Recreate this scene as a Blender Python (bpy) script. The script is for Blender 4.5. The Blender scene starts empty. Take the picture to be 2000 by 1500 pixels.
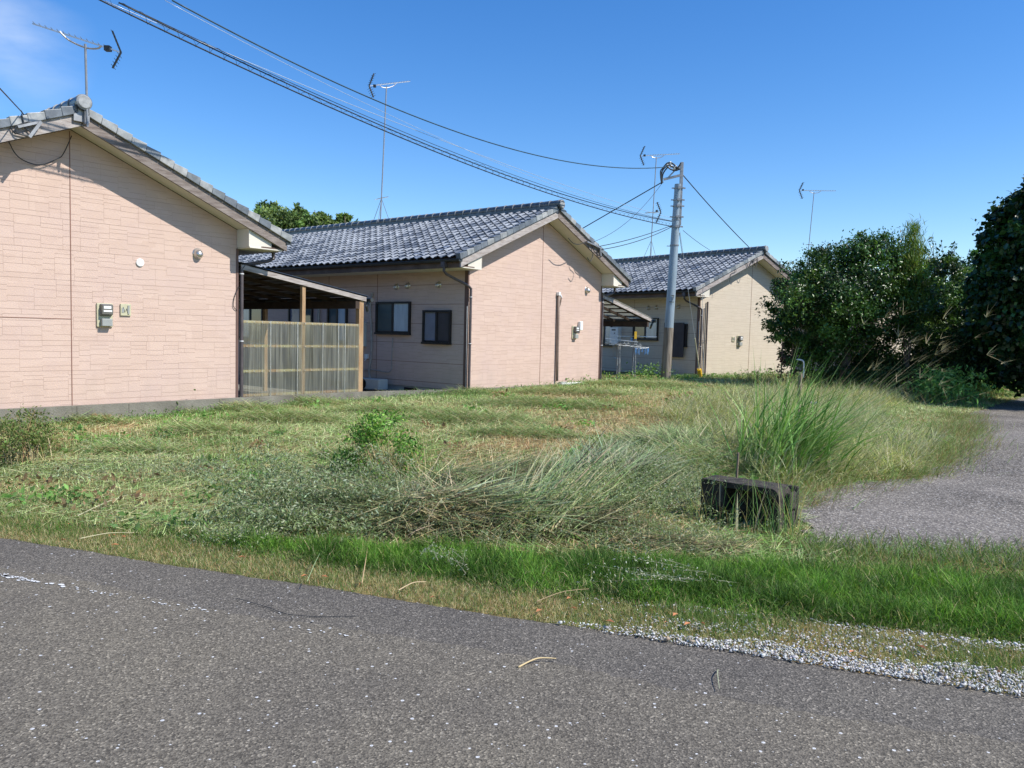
import bpy, math, random
import numpy as np
from mathutils import Vector, Matrix

rnd = random.Random(7)
rng = np.random.default_rng(11)
scene = bpy.context.scene
COL = scene.collection
R = math.radians

# ------------------------------------------------------------------ camera
FPX, PITCH, ROLL, CAMH = 1541.4, 0.062035, 0.024728, 1.5
camd = bpy.data.cameras.new("camera")
cam = bpy.data.objects.new("camera", camd)
COL.objects.link(cam)
scene.camera = cam
camd.sensor_width = 36
camd.lens = FPX / 2000 * 36
camd.clip_end = 3000
camd.clip_start = 0.05
_c, _s = math.cos(ROLL), math.sin(ROLL)
_R0 = Vector((1, 0, 0)); _F = Vector((0, math.cos(PITCH), -math.sin(PITCH))); _U0 = Vector((0, math.sin(PITCH), math.cos(PITCH)))
_X = _c * _R0 + _s * _U0; _Y = -_s * _R0 + _c * _U0
m = Matrix((_X, _Y, -_F)).transposed().to_4x4()
m.translation = Vector((0, 0, CAMH))
cam.matrix_world = m

# ------------------------------------------------------------------ light
SUN = Vector((0.6459, -0.2455, 0.7229)).normalized()
world = bpy.data.worlds.new("World")
scene.world = world
world.use_nodes = True
wn = world.node_tree; wn.nodes.clear()
wo = wn.nodes.new('ShaderNodeOutputWorld'); bg = wn.nodes.new('ShaderNodeBackground')
sky = wn.nodes.new('ShaderNodeTexSky'); sky.sky_type = 'NISHITA'; sky.sun_disc = False
sky.sun_elevation = math.asin(SUN.z)
sky.sun_rotation = math.atan2(SUN.x, SUN.y)
sky.air_density = 1.0; sky.dust_density = 0.2; sky.ozone_density = 3.0; sky.altitude = 100
hs = wn.nodes.new('ShaderNodeHueSaturation'); hs.inputs['Saturation'].default_value = 1.33; hs.inputs['Value'].default_value = 1.08; hs.inputs['Hue'].default_value = 0.508
bg.inputs['Strength'].default_value = 0.135
wn.links.new(sky.outputs[0], hs.inputs['Color'])
# thin wisps of cirrus high on the left
tc = wn.nodes.new('ShaderNodeTexCoord'); mp = wn.nodes.new('ShaderNodeMapping'); nz = wn.nodes.new('ShaderNodeTexNoise')
mp.inputs['Scale'].default_value = (5, 5, 14); nz.inputs['Scale'].default_value = 1.6; nz.inputs['Detail'].default_value = 5
cr = wn.nodes.new('ShaderNodeValToRGB'); cr.color_ramp.elements[0].position = 0.36; cr.color_ramp.elements[1].position = 0.85
vd = wn.nodes.new('ShaderNodeVectorMath'); vd.operation = 'DISTANCE'
vd.inputs[1].default_value = (-0.515, 0.81, 0.285)
mr = wn.nodes.new('ShaderNodeMapRange'); mr.inputs['From Min'].default_value = 0.01; mr.inputs['From Max'].default_value = 0.085
mr.inputs['To Min'].default_value = 0.6; mr.inputs['To Max'].default_value = 0.0
mm = wn.nodes.new('ShaderNodeMath'); mm.operation = 'MULTIPLY'
mx = wn.nodes.new('ShaderNodeMix'); mx.data_type = 'RGBA'
mx.inputs['B'].default_value = (6.0, 6.4, 7.0, 1)
L = wn.links.new
L(tc.outputs['Generated'], mp.inputs[0]); L(mp.outputs[0], nz.inputs['Vector']); L(nz.outputs[0], cr.inputs[0])
L(tc.outputs['Generated'], vd.inputs[0]); L(vd.outputs['Value'], mr.inputs['Value'])
L(cr.outputs[0], mm.inputs[0]); L(mr.outputs[0], mm.inputs[1]); L(mm.outputs[0], mx.inputs['Factor'])
L(hs.outputs[0], mx.inputs['A']); L(mx.outputs['Result'], bg.inputs['Color']); L(bg.outputs[0], wo.inputs['Surface'])

sund = bpy.data.lights.new("sun", 'SUN'); sund.energy = 4.8; sund.angle = R(0.53); sund.color = (1.0, 0.955, 0.88)
suno = bpy.data.objects.new("sun", sund); COL.objects.link(suno)
suno.rotation_euler = SUN.to_track_quat('Z', 'Y').to_euler()
scene.view_settings.view_transform = 'Standard'
scene.view_settings.look = 'None'
scene.view_settings.exposure = 0.38
scene.view_settings.gamma = 1

# ------------------------------------------------------------------ where a photo pixel (2000x1500) lies in the place
def ray(px, py):
    u, v = px - 1000, py - 750
    u, v = u * _c + v * _s, -u * _s + v * _c
    d = (u / FPX) * _R0 - (v / FPX) * _U0 + _F
    return d
def atY(px, py, Y):
    d = ray(px, py); return Vector((0, 0, CAMH)) + d * (Y / d.y)
def atZ(px, py, z=0.0):
    d = ray(px, py); return Vector((0, 0, CAMH)) + d * ((z - CAMH) / d.z)
def atP(px, py, A, B):
    """on the upright plane through plan points A and B"""
    n = Vector((-(B[1] - A[1]), B[0] - A[0], 0)); d = ray(px, py); o = Vector((0, 0, CAMH))
    t = (Vector((A[0], A[1], 0)) - o).dot(n) / d.dot(n)
    return o + d * t

# ------------------------------------------------------------------ materials
def nmat(name):
    m = bpy.data.materials.new(name); m.use_nodes = True
    return m, m.node_tree.nodes, m.node_tree.links, m.node_tree.nodes['Principled BSDF']
def setspec(b, v): b.inputs['Specular IOR Level'].default_value = v
def mat(name, col, rough=0.6, metal=0.0, var=0.12, scale=6.0, bump=0.0, bscale=60.0, spec=0.4, col2=None, stretch=None, detail=6, attr=None):
    m, N, K, b = nmat(name)
    b.inputs['Roughness'].default_value = rough; b.inputs['Metallic'].default_value = metal; setspec(b, spec)
    tc = N.new('ShaderNodeTexCoord'); n = N.new('ShaderNodeTexNoise'); n.inputs['Scale'].default_value = scale; n.inputs['Detail'].default_value = detail
    mp = N.new('ShaderNodeMapping')
    if stretch: mp.inputs['Scale'].default_value = stretch
    K.new(tc.outputs['Object'], mp.inputs[0]); K.new(mp.outputs[0], n.inputs['Vector'])
    r = N.new('ShaderNodeValToRGB'); r.color_ramp.elements[0].position = 0.3; r.color_ramp.elements[1].position = 0.72
    c = np.array(col); c2 = np.array(col2) if col2 is not None else c * (1 + var)
    c1 = c if col2 is not None else c * (1 - var)
    r.color_ramp.elements[0].color = (*c1, 1); r.color_ramp.elements[1].color = (*np.minimum(c2, 1), 1)
    K.new(n.outputs[0], r.inputs[0]); out = r.outputs[0]
    if attr:
        a = N.new('ShaderNodeAttribute'); a.attribute_name = attr
        x = N.new('ShaderNodeMix'); x.data_type = 'RGBA'; x.blend_type = 'MULTIPLY'; x.inputs['Factor'].default_value = 1
        K.new(out, x.inputs['A']); K.new(a.outputs['Color'], x.inputs['B']); out = x.outputs['Result']
    K.new(out, b.inputs['Base Color'])
    if bump:
        n2 = N.new('ShaderNodeTexNoise'); n2.inputs['Scale'].default_value = bscale; n2.inputs['Detail'].default_value = 8
        K.new(mp.outputs[0], n2.inputs['Vector'])
        bp = N.new('ShaderNodeBump'); bp.inputs['Strength'].default_value = bump; bp.inputs['Distance'].default_value = 0.02
        K.new(n2.outputs[0], bp.inputs['Height']); K.new(bp.outputs[0], b.inputs['Normal'])
    return m
def leafmat(name, rough=0.5, trans=0.3, spec=0.3, tint=(1.25, 1.2, 0.7)):
    m, N, K, b = nmat(name)
    a = N.new('ShaderNodeAttribute'); a.attribute_name = 'col'
    b.inputs['Roughness'].default_value = rough; setspec(b, spec)
    K.new(a.outputs['Color'], b.inputs['Base Color'])
    t = N.new('ShaderNodeBsdfTranslucent')
    x = N.new('ShaderNodeMix'); x.data_type = 'RGBA'; x.blend_type = 'MULTIPLY'; x.inputs['Factor'].default_value = 1
    x.inputs['B'].default_value = (*tint, 1); K.new(a.outputs['Color'], x.inputs['A']); K.new(x.outputs['Result'], t.inputs['Color'])
    s = N.new('ShaderNodeMixShader'); s.inputs[0].default_value = trans
    K.new(b.outputs[0], s.inputs[1]); K.new(t.outputs[0], s.inputs[2])
    K.new(s.outputs[0], N['Material Output'].inputs['Surface'])
    return m
def siding(name, c1, c2, c3):
    m, N, K, b = nmat(name); b.inputs['Roughness'].default_value = 0.8; setspec(b, 0.25)
    tc = N.new('ShaderNodeTexCoord')
    n = N.new('ShaderNodeTexNoise'); n.inputs['Scale'].default_value = 1.3; n.inputs['Detail'].default_value = 4
    v = N.new('ShaderNodeTexVoronoi'); v.inputs['Scale'].default_value = 3.4; v.distance = 'CHEBYCHEV'
    mp = N.new('ShaderNodeMapping'); mp.inputs['Scale'].default_value = (1, 1, 2.6); K.new(tc.outputs['Object'], mp.inputs[0]); K.new(mp.outputs[0], v.inputs['Vector'])
    K.new(tc.outputs['Object'], n.inputs['Vector'])
    sp = N.new('ShaderNodeSeparateColor'); K.new(v.outputs['Color'], sp.inputs[0])
    r = N.new('ShaderNodeValToRGB'); r.color_ramp.elements[0].color = (*c1, 1); r.color_ramp.elements[1].color = (*c2, 1)
    K.new(sp.outputs[0], r.inputs[0])
    x = N.new('ShaderNodeMix'); x.data_type = 'RGBA'; x.inputs['B'].default_value = (*c3, 1)
    r2 = N.new('ShaderNodeMapRange'); r2.inputs['From Min'].default_value = 0.45; r2.inputs['From Max'].default_value = 0.75; r2.inputs['To Max'].default_value = 0.6
    K.new(n.outputs[0], r2.inputs['Value']); K.new(r2.outputs[0], x.inputs['Factor']); K.new(r.outputs[0], x.inputs['A'])
    # rain dirt rising from the foot of the wall and faint streaks
    sx = N.new('ShaderNodeSeparateXYZ'); K.new(tc.outputs['Object'], sx.inputs[0])
    n4 = N.new('ShaderNodeTexNoise'); n4.inputs['Scale'].default_value = 1.0; n4.inputs['Detail'].default_value = 6
    mp4 = N.new('ShaderNodeMapping'); mp4.inputs['Scale'].default_value = (5, 5, 0.7); K.new(tc.outputs['Object'], mp4.inputs[0]); K.new(mp4.outputs[0], n4.inputs['Vector'])
    ad = N.new('ShaderNodeMath'); ad.operation = 'MULTIPLY_ADD'; ad.inputs[1].default_value = 1.4; K.new(n4.outputs[0], ad.inputs[0])
    sb = N.new('ShaderNodeMath'); sb.operation = 'MULTIPLY'; sb.inputs[1].default_value = -0.9; K.new(sx.outputs[2], sb.inputs[0]); K.new(sb.outputs[0], ad.inputs[2])
    r5 = N.new('ShaderNodeMapRange'); r5.inputs['From Min'].default_value = 0.35; r5.inputs['From Max'].default_value = 1.0; r5.inputs['To Max'].default_value = 0.22
    K.new(ad.outputs[0], r5.inputs['Value'])
    x5 = N.new('ShaderNodeMix'); x5.data_type = 'RGBA'; x5.inputs['B'].default_value = (0.33, 0.27, 0.22, 1)
    K.new(r5.outputs[0], x5.inputs['Factor']); K.new(x.outputs['Result'], x5.inputs['A'])
    K.new(x5.outputs['Result'], b.inputs['Base Color'])
    n2 = N.new('ShaderNodeTexNoise'); n2.inputs['Scale'].default_value = 45; n2.inputs['Detail'].default_value = 6; K.new(tc.outputs['Object'], n2.inputs['Vector'])
    bp = N.new('ShaderNodeBump'); bp.inputs['Strength'].default_value = 0.35; bp.inputs['Distance'].default_value = 0.01
    K.new(n2.outputs[0], bp.inputs['Height']); K.new(bp.outputs[0], b.inputs['Normal'])
    return m

M = {}
M['pink'] = siding('pink_siding', (0.535, 0.392, 0.318), (0.575, 0.428, 0.35), (0.53, 0.395, 0.345))
M['cream'] = siding('cream_siding', (0.56, 0.485, 0.38), (0.59, 0.51, 0.405), (0.565, 0.495, 0.395))
M['pink_joint'] = mat('pink_joint', (0.405, 0.285, 0.228), 0.9, var=0.15)
M['cream_joint'] = mat('cream_joint', (0.42, 0.32, 0.23), 0.9, var=0.15)
M['seal'] = mat('joint_seal', (0.22, 0.115, 0.085), 0.8)
M['trim'] = mat('corner_trim', (0.13, 0.075, 0.06), 0.6)
M['tile'] = mat('roof_tile', (0.75, 0.75, 0.75), 0.36, var=0.3, scale=9, spec=0.5, attr='col', bump=0.08, bscale=30)
M['ridge'] = mat('ridge_tile', (0.07, 0.082, 0.095), 0.3, var=0.5, scale=8, spec=0.6, bump=0.08, bscale=30)
M['rim'] = mat('tile_rim', (0.28, 0.29, 0.29), 0.5, var=0.3, scale=14)
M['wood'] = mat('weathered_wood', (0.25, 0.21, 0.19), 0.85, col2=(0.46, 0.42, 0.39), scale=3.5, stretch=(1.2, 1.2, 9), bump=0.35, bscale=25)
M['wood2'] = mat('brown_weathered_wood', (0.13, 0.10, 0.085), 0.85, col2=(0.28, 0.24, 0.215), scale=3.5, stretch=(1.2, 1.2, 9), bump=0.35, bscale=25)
M['brownwood'] = mat('brown_wood', (0.085, 0.055, 0.042), 0.8, col2=(0.17, 0.115, 0.09), scale=4, bump=0.2, bscale=25)
M['darkwood'] = mat('dark_wood', (0.05, 0.033, 0.024), 0.85, var=0.3, scale=5)
M['pine'] = mat('pine_post', (0.27, 0.15, 0.07), 0.75, col2=(0.44, 0.30, 0.17), scale=5, stretch=(2, 2, 0.5), bump=0.2, bscale=30)
M['moss_rail'] = mat('moss_rail', (0.42, 0.2, 0.09), 0.8, col2=(0.55, 0.55, 0.3), scale=2.2)
M['soffit'] = mat('soffit_board', (0.62, 0.58, 0.49), 0.7, var=0.06, scale=2)
M['white'] = mat('white_plastic', (0.78, 0.78, 0.76), 0.45, var=0.05)
M['black'] = mat('black_metal', (0.022, 0.018, 0.016), 0.45, var=0.3)
M['gutter'] = mat('dark_gutter', (0.035, 0.04, 0.042), 0.35, var=0.3)
M['pipe'] = mat('brown_downpipe', (0.085, 0.07, 0.072), 0.4, var=0.2)
M['concrete'] = mat('old_concrete', (0.13, 0.12, 0.095), 0.95, col2=(0.24, 0.225, 0.185), scale=3, bump=0.5, bscale=40)
M['foundation'] = mat('foundation_concrete', (0.3, 0.3, 0.285), 0.9, var=0.15, scale=3, bump=0.2)
M['mossconc'] = mat('mossy_concrete', (0.02, 0.016, 0.012), 0.95, col2=(0.085, 0.072, 0.056), scale=14, bump=0.9, bscale=70, detail=9)
M['glass'] = mat('window_glass', (0.09, 0.12, 0.12), 0.06, var=0.2, scale=1.5, spec=0.7)
M['curtain'] = mat('curtained_glass', (0.48, 0.55, 0.58), 0.1, var=0.14, scale=3, stretch=(9, 9, 0.6), spec=0.6)
M['frost'] = mat('frosted_glass', (0.22, 0.23, 0.28), 0.2, var=0.1, scale=3, spec=0.5)
M['meshscreen'] = mat('insect_screen', (0.06, 0.05, 0.052), 0.7, var=0.2, scale=3)
M['steel'] = mat('galvanised_steel', (0.3, 0.3, 0.3), 0.45, 0.5, var=0.2, scale=12)
M['chrome'] = mat('steel_hood', (0.55, 0.53, 0.5), 0.3, 0.8, var=0.15, scale=20)
M['poleblue'] = mat('grey_blue_pole', (0.27, 0.34, 0.39), 0.5, 0.15, var=0.12, scale=2.5, stretch=(3, 3, 0.6), bump=0.05)
M['polebrown'] = mat('pole_sheath', (0.12, 0.095, 0.07), 0.8, col2=(0.3, 0.26, 0.21), scale=4, stretch=(4, 4, 0.5))
M['cable'] = mat('black_cable', (0.02, 0.025, 0.03), 0.5, var=0.2)
M['cablegreen'] = mat('teal_cable', (0.03, 0.06, 0.075), 0.45, var=0.3, scale=4)
M['thinwire'] = mat('steel_wire', (0.5, 0.55, 0.6), 0.4, 0.4, var=0.1)
M['cover'] = mat('taped_hose', (0.38, 0.34, 0.3), 0.7, var=0.2, scale=9)
M['hosebrown'] = mat('hose_cover_brown', (0.2, 0.15, 0.12), 0.7, var=0.2, scale=9)
M['cream_box'] = mat('cream_box', (0.48, 0.45, 0.3), 0.55, var=0.1)
M['meter_grey'] = mat('meter_grey', (0.3, 0.31, 0.29), 0.5, var=0.1)
M['meter_glass'] = mat('meter_glass', (0.12, 0.115, 0.11), 0.12, var=0.2, spec=0.6)
M['acgrey'] = mat('ac_casing', (0.5, 0.5, 0.46), 0.5, var=0.07)
M['yellow'] = mat('yellow_plastic', (0.75, 0.45, 0.03), 0.5, var=0.12)
M['blue'] = mat('blue_plastic', (0.12, 0.3, 0.6), 0.5)
M['bark'] = mat('bark', (0.07, 0.05, 0.035), 0.95, col2=(0.17, 0.13, 0.1), scale=8, bump=0.6, bscale=25)
M['stake'] = mat('weathered_stake', (0.17, 0.12, 0.08), 0.9, col2=(0.3, 0.23, 0.17), scale=6, stretch=(4, 4, .5), bump=0.4)
M['leaf'] = leafmat('tree_leaf', 0.36, 0.22, 0.45)
M['softleaf'] = leafmat('soft_leaf', 0.55, 0.32, 0.25)
M['grass'] = leafmat('grass_blade', 0.6, 0.34, 0.22, (1.15, 1.2, 0.6))
M['hay'] = leafmat('hay_blade', 0.6, 0.22, 0.22, (1.1, 1.1, 0.8))
M['stem'] = leafmat('dry_stem', 0.8, 0.05, 0.2)
M['stone'] = mat('limestone_gravel', (1, 1, 1), 0.85, var=0.05, scale=60, attr='col', bump=0.2, bscale=150)
M['linepaint'] = mat('road_paint', (0.62, 0.62, 0.6), 0.75, var=0.1, scale=30)
M['yard'] = mat('yard_concrete', (0.2, 0.19, 0.17), 0.9, var=0.2, scale=2)

def polycarb():
    m, N, K, b = nmat('corrugated_polycarbonate')
    b.inputs['Base Color'].default_value = (0.70, 0.67, 0.55, 1); b.inputs['Roughness'].default_value = 0.3; setspec(b, 0.5)
    tr = N.new('ShaderNodeBsdfTransparent'); tr.inputs[0].default_value = (0.85, 0.87, 0.83, 1)
    tl = N.new('ShaderNodeBsdfTranslucent'); tl.inputs[0].default_value = (0.85, 0.8, 0.62, 1)
    tc = N.new('ShaderNodeTexCoord'); n = N.new('ShaderNodeTexNoise'); n.inputs['Scale'].default_value = 2.0; n.inputs['Detail'].default_value = 6
    K.new(tc.outputs['Object'], n.inputs['Vector'])
    mr = N.new('ShaderNodeMapRange'); mr.inputs['From Min'].default_value = 0.35; mr.inputs['From Max'].default_value = 0.7; mr.inputs['To Min'].default_value = 0.36; mr.inputs['To Max'].default_value = 0.55
    K.new(n.outputs[0], mr.inputs['Value'])
    mpp = N.new('ShaderNodeMapping'); mpp.inputs['Scale'].default_value = (14, 1, 0.35); K.new(tc.outputs['Object'], mpp.inputs[0])
    n3 = N.new('ShaderNodeTexNoise'); n3.inputs['Scale'].default_value = 2.2; n3.inputs['Detail'].default_value = 5; K.new(mpp.outputs[0], n3.inputs['Vector'])
    rr_ = N.new('ShaderNodeValToRGB'); rr_.color_ramp.elements[0].position = .35; rr_.color_ramp.elements[0].color = (.44, .43, .35, 1); rr_.color_ramp.elements[1].position = .65; rr_.color_ramp.elements[1].color = (.85, .82, .68, 1)
    K.new(n3.outputs[0], rr_.inputs[0]); K.new(rr_.outputs[0], b.inputs['Base Color']); K.new(n3.outputs[0], mr.inputs['Value'])
    s1 = N.new('ShaderNodeMixShader'); s1.inputs[0].default_value = 0.35; s2 = N.new('ShaderNodeMixShader')
    K.new(b.outputs[0], s1.inputs[1]); K.new(tl.outputs[0], s1.inputs[2])
    K.new(mr.outputs[0], s2.inputs[0]); K.new(tr.outputs[0], s2.inputs[1]); K.new(s1.outputs[0], s2.inputs[2])
    K.new(s2.outputs[0], N['Material Output'].inputs['Surface'])
    return m
M['poly'] = polycarb()

def asphalt(name, base, agg, fleck, dusty=0.0, vs=130):
    m, N, K, b = nmat(name); b.inputs['Roughness'].default_value = 0.85; setspec(b, 0.3)
    tc = N.new('ShaderNodeTexCoord')
    def noise(s, d=6, r=.6):
        n = N.new('ShaderNodeTexNoise'); n.inputs['Scale'].default_value = s; n.inputs['Detail'].default_value = d; n.inputs['Roughness'].default_value = r
        K.new(tc.outputs['Object'], n.inputs['Vector']); return n
    v = N.new('ShaderNodeTexVoronoi'); v.inputs['Scale'].default_value = vs; K.new(tc.outputs['Object'], v.inputs['Vector'])
    sp = N.new('ShaderNodeSeparateColor'); K.new(v.outputs['Color'], sp.inputs[0])
    r = N.new('ShaderNodeValToRGB'); e = r.color_ramp.elements
    e[0].color = (*[x * .5 for x in base], 1); e[1].color = (*agg, 1); e[1].position = 0.93
    q = e.new(0.5); q.color = (*base, 1); q2 = e.new(.975); q2.color = (*[min(1, x * 1.6) for x in agg], 1)
    K.new(sp.outputs[0], r.inputs[0])
    n1 = noise(0.7, 7); x1 = N.new('ShaderNodeMix'); x1.data_type = 'RGBA'; x1.blend_type = 'MULTIPLY'; x1.inputs['Factor'].default_value = 1
    r1 = N.new('ShaderNodeValToRGB'); r1.color_ramp.elements[0].position = .3; r1.color_ramp.elements[0].color = (.78, .78, .8, 1); r1.color_ramp.elements[1].position = .7; r1.color_ramp.elements[1].color = (1.15, 1.14, 1.08, 1)
    K.new(n1.outputs[0], r1.inputs[0]); K.new(r.outputs[0], x1.inputs['A']); K.new(r1.outputs[0], x1.inputs['B'])
    # pale flecks of crushed stone and paint
    v2 = N.new('ShaderNodeTexVoronoi'); v2.inputs['Scale'].default_value = 34; K.new(tc.outputs['Object'], v2.inputs['Vector'])
    s2 = N.new('ShaderNodeSeparateColor'); K.new(v2.outputs['Color'], s2.inputs[0])
    g = N.new('ShaderNodeMath'); g.operation = 'GREATER_THAN'; g.inputs[1].default_value = fleck; K.new(s2.outputs[1], g.inputs[0])
    g3 = N.new('ShaderNodeMath'); g3.operation = 'MULTIPLY'; g3.inputs[1].default_value = 0.26; K.new(s2.outputs[0], g3.inputs[0])
    g2 = N.new('ShaderNodeMath'); g2.operation = 'LESS_THAN'; K.new(v2.outputs['Distance'], g2.inputs[0]); K.new(g3.outputs[0], g2.inputs[1])
    gm = N.new('ShaderNodeMath'); gm.operation = 'MULTIPLY'; K.new(g.outputs[0], gm.inputs[0]); K.new(g2.outputs[0], gm.inputs[1])
    x2 = N.new('ShaderNodeMix'); x2.data_type = 'RGBA'; x2.inputs['B'].default_value = (0.55, 0.55, 0.54, 1)
    K.new(gm.outputs[0], x2.inputs['Factor']); K.new(x1.outputs['Result'], x2.inputs['A']); out = x2.outputs['Result']
    if dusty:
        n3 = noise(0.35, 5); mr3 = N.new('ShaderNodeMapRange'); mr3.inputs['From Min'].default_value = 0.45; mr3.inputs['From Max'].default_value = 0.7; mr3.inputs['To Max'].default_value = dusty
        K.new(n3.outputs[0], mr3.inputs['Value']); x3 = N.new('ShaderNodeMix'); x3.data_type = 'RGBA'; x3.inputs['B'].default_value = (0.3, 0.27, 0.25, 1)
        K.new(mr3.outputs[0], x3.inputs['Factor']); K.new(out, x3.inputs['A']); out = x3.outputs['Result']
    K.new(out, b.inputs['Base Color'])
    bp = N.new('ShaderNodeBump'); bp.inputs['Strength'].default_value = 0.7; bp.inputs['Distance'].default_value = 0.004
    K.new(v.outputs['Distance'], bp.inputs['Height'])
    K.new(bp.outputs[0], b.inputs['Normal'])
    return m
M['road'] = asphalt('road_asphalt', (0.139, 0.122, 0.097), (0.205, 0.182, 0.144), 0.82)
M['edge'] = asphalt('road_edge_asphalt', (0.115, 0.103, 0.087), (0.175, 0.157, 0.132), 0.87)
M['lane'] = asphalt('lane_asphalt', (0.10, 0.086, 0.07), (0.31, 0.28, 0.24), 0.45, dusty=0.4, vs=80)

def groundmat():
    m, N, K, b = nmat('thatch_soil'); b.inputs['Roughness'].default_value = 0.95; setspec(b, 0.1)
    tc = N.new('ShaderNodeTexCoord')
    def noise(s, d=6):
        n = N.new('ShaderNodeTexNoise'); n.inputs['Scale'].default_value = s; n.inputs['Detail'].default_value = d; K.new(tc.outputs['Object'], n.inputs['Vector']); return n
    a = noise(0.9); c = noise(14, 8)
    r = N.new('ShaderNodeValToRGB'); e = r.color_ramp.elements
    e[0].position = .35; e[0].color = (0.10, 0.13, 0.04, 1); e[1].position = .62; e[1].color = (0.30, 0.22, 0.11, 1); q = e.new(.5); q.color = (.2, .19, .08, 1)
    K.new(a.outputs[0], r.inputs[0])
    x = N.new('ShaderNodeMix'); x.data_type = 'RGBA'; x.blend_type = 'MULTIPLY'; x.inputs['Factor'].default_value = 1
    r2 = N.new('ShaderNodeValToRGB'); r2.color_ramp.elements[0].position = .3; r2.color_ramp.elements[0].color = (.45, .42, .38, 1); r2.color_ramp.elements[1].position = .7; r2.color_ramp.elements[1].color = (1.3, 1.3, 1.2, 1)
    K.new(c.outputs[0], r2.inputs[0]); K.new(r.outputs[0], x.inputs['A']); K.new(r2.outputs[0], x.inputs['B']); K.new(x.outputs['Result'], b.inputs['Base Color'])
    bp = N.new('ShaderNodeBump'); bp.inputs['Strength'].default_value = 1; bp.inputs['Distance'].default_value = 0.04; K.new(c.outputs[0], bp.inputs['Height']); K.new(bp.outputs[0], b.inputs['Normal'])
    return m
M['ground'] = groundmat()

# ------------------------------------------------------------------ mesh helpers
def tag(o, label=None, cat=None, group=None, kind=None):
    if label: o['label'] = label
    if cat: o['category'] = cat
    if group: o['group'] = group
    if kind: o['kind'] = kind
    return o
def thing(name, label, cat, loc=(0, 0, 0), rz=0.0, group=None):
    o = bpy.data.objects.new(name, None); COL.objects.link(o); o.empty_display_size = 0.2
    o.location = loc; o.rotation_euler = (0, 0, rz)
    return tag(o, label, cat, group)
class MB:
    def __init__(s): s.v = []; s.f = []; s.m = []; s.mi = 0
    def quad(s, a, b, c, d):
        i = len(s.v); s.v += [a, b, c, d]; s.f.append((i, i + 1, i + 2, i + 3)); s.m.append(s.mi)
    def poly(s, pts):
        i = len(s.v); s.v += list(pts); s.f.append(tuple(range(i, i + len(pts)))); s.m.append(s.mi)
    def box(s, x0, x1, y0, y1, z0, z1):
        i = len(s.v)
        s.v += [(x0, y0, z0), (x1, y0, z0), (x1, y1, z0), (x0, y1, z0), (x0, y0, z1), (x1, y0, z1), (x1, y1, z1), (x0, y1, z1)]
        for f in ((0, 3, 2, 1), (4, 5, 6, 7), (0, 1, 5, 4), (1, 2, 6, 5), (2, 3, 7, 6), (3, 0, 4, 7)):
            s.f.append(tuple(i + k for k in f)); s.m.append(s.mi)
    def prism(s, pts, off):
        """extrude planar polygon pts by vector off"""
        i = len(s.v); n = len(pts); o = Vector(off)
        s.v += [tuple(p) for p in pts] + [tuple(Vector(p) + o) for p in pts]
        s.f.append(tuple(i + k for k in range(n))); s.m.append(s.mi)
        s.f.append(tuple(i + n + k for k in reversed(range(n)))); s.m.append(s.mi)
        for k in range(n):
            s.f.append((i + k, i + n + k, i + n + (k + 1) % n, i + (k + 1) % n)); s.m.append(s.mi)
    def bar(s, p, q, w, h):
        p, q = Vector(p), Vector(q); d = (q - p).normalized()
        up = Vector((0, 0, 1)) if abs(d.z) < .95 else Vector((0, 1, 0))
        sx = d.cross(up).normalized() * w / 2; sy = sx.cross(d).normalized() * h / 2
        i = len(s.v)
        for c in (p, q): s.v += [tuple(c - sx - sy), tuple(c + sx - sy), tuple(c + sx + sy), tuple(c - sx + sy)]
        for f in ((0, 1, 2, 3), (7, 6, 5, 4), (0, 4, 5, 1), (1, 5, 6, 2), (2, 6, 7, 3), (3, 7, 4, 0)):
            s.f.append(tuple(i + k for k in f)); s.m.append(s.mi)
    def tube(s, pts, r, n=8, cap=True):
        pts = [Vector(p) for p in pts]; rs = r if isinstance(r, (list, tuple)) else [r] * len(pts)
        i0 = len(s.v); up = None
        for k, p in enumerate(pts):
            d = (pts[min(k + 1, len(pts) - 1)] - pts[max(k - 1, 0)])
            d = d.normalized() if d.length > 1e-9 else Vector((0, 0, 1))
            if up is None: up = d.orthogonal().normalized()
            up = (up - d * up.dot(d)); up = up.normalized() if up.length > 1e-6 else d.orthogonal().normalized()
            w = d.cross(up)
            for j in range(n):
                a = 2 * math.pi * j / n; s.v.append(tuple(p + (up * math.cos(a) + w * math.sin(a)) * rs[k]))
        for k in range(len(pts) - 1):
            for j in range(n):
                a = i0 + k * n + j; b = i0 + k * n + (j + 1) % n
                s.f.append((a, b, b + n, a + n)); s.m.append(s.mi)
        if cap:
            s.f.append(tuple(i0 + j for j in reversed(range(n)))); s.m.append(s.mi)
            e = i0 + (len(pts) - 1) * n; s.f.append(tuple(e + j for j in range(n))); s.m.append(s.mi)
    def build(s, name, mats, parent=None, smooth=False, bevel=0.0):
        me = bpy.data.meshes.new(name); me.from_pydata([tuple(v) for v in s.v], [], s.f)
        mats = mats if isinstance(mats, (list, tuple)) else [mats]
        for x in mats: me.materials.append(x)
        if len(mats) > 1: me.polygons.foreach_set('material_index', s.m)
        if smooth: me.polygons.foreach_set('use_smooth', [True] * len(s.f))
        me.update()
        o = bpy.data.objects.new(name, me); COL.objects.link(o)
        if parent: o.parent = parent
        if bevel:
            b = o.modifiers.new('bevel', 'BEVEL'); b.width = bevel; b.segments = 2; b.limit_method = 'ANGLE'
        return o
def part(name, parent, mats, fn, **kw):
    b = MB(); fn(b); return b.build(name, mats, parent, **kw)
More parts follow.
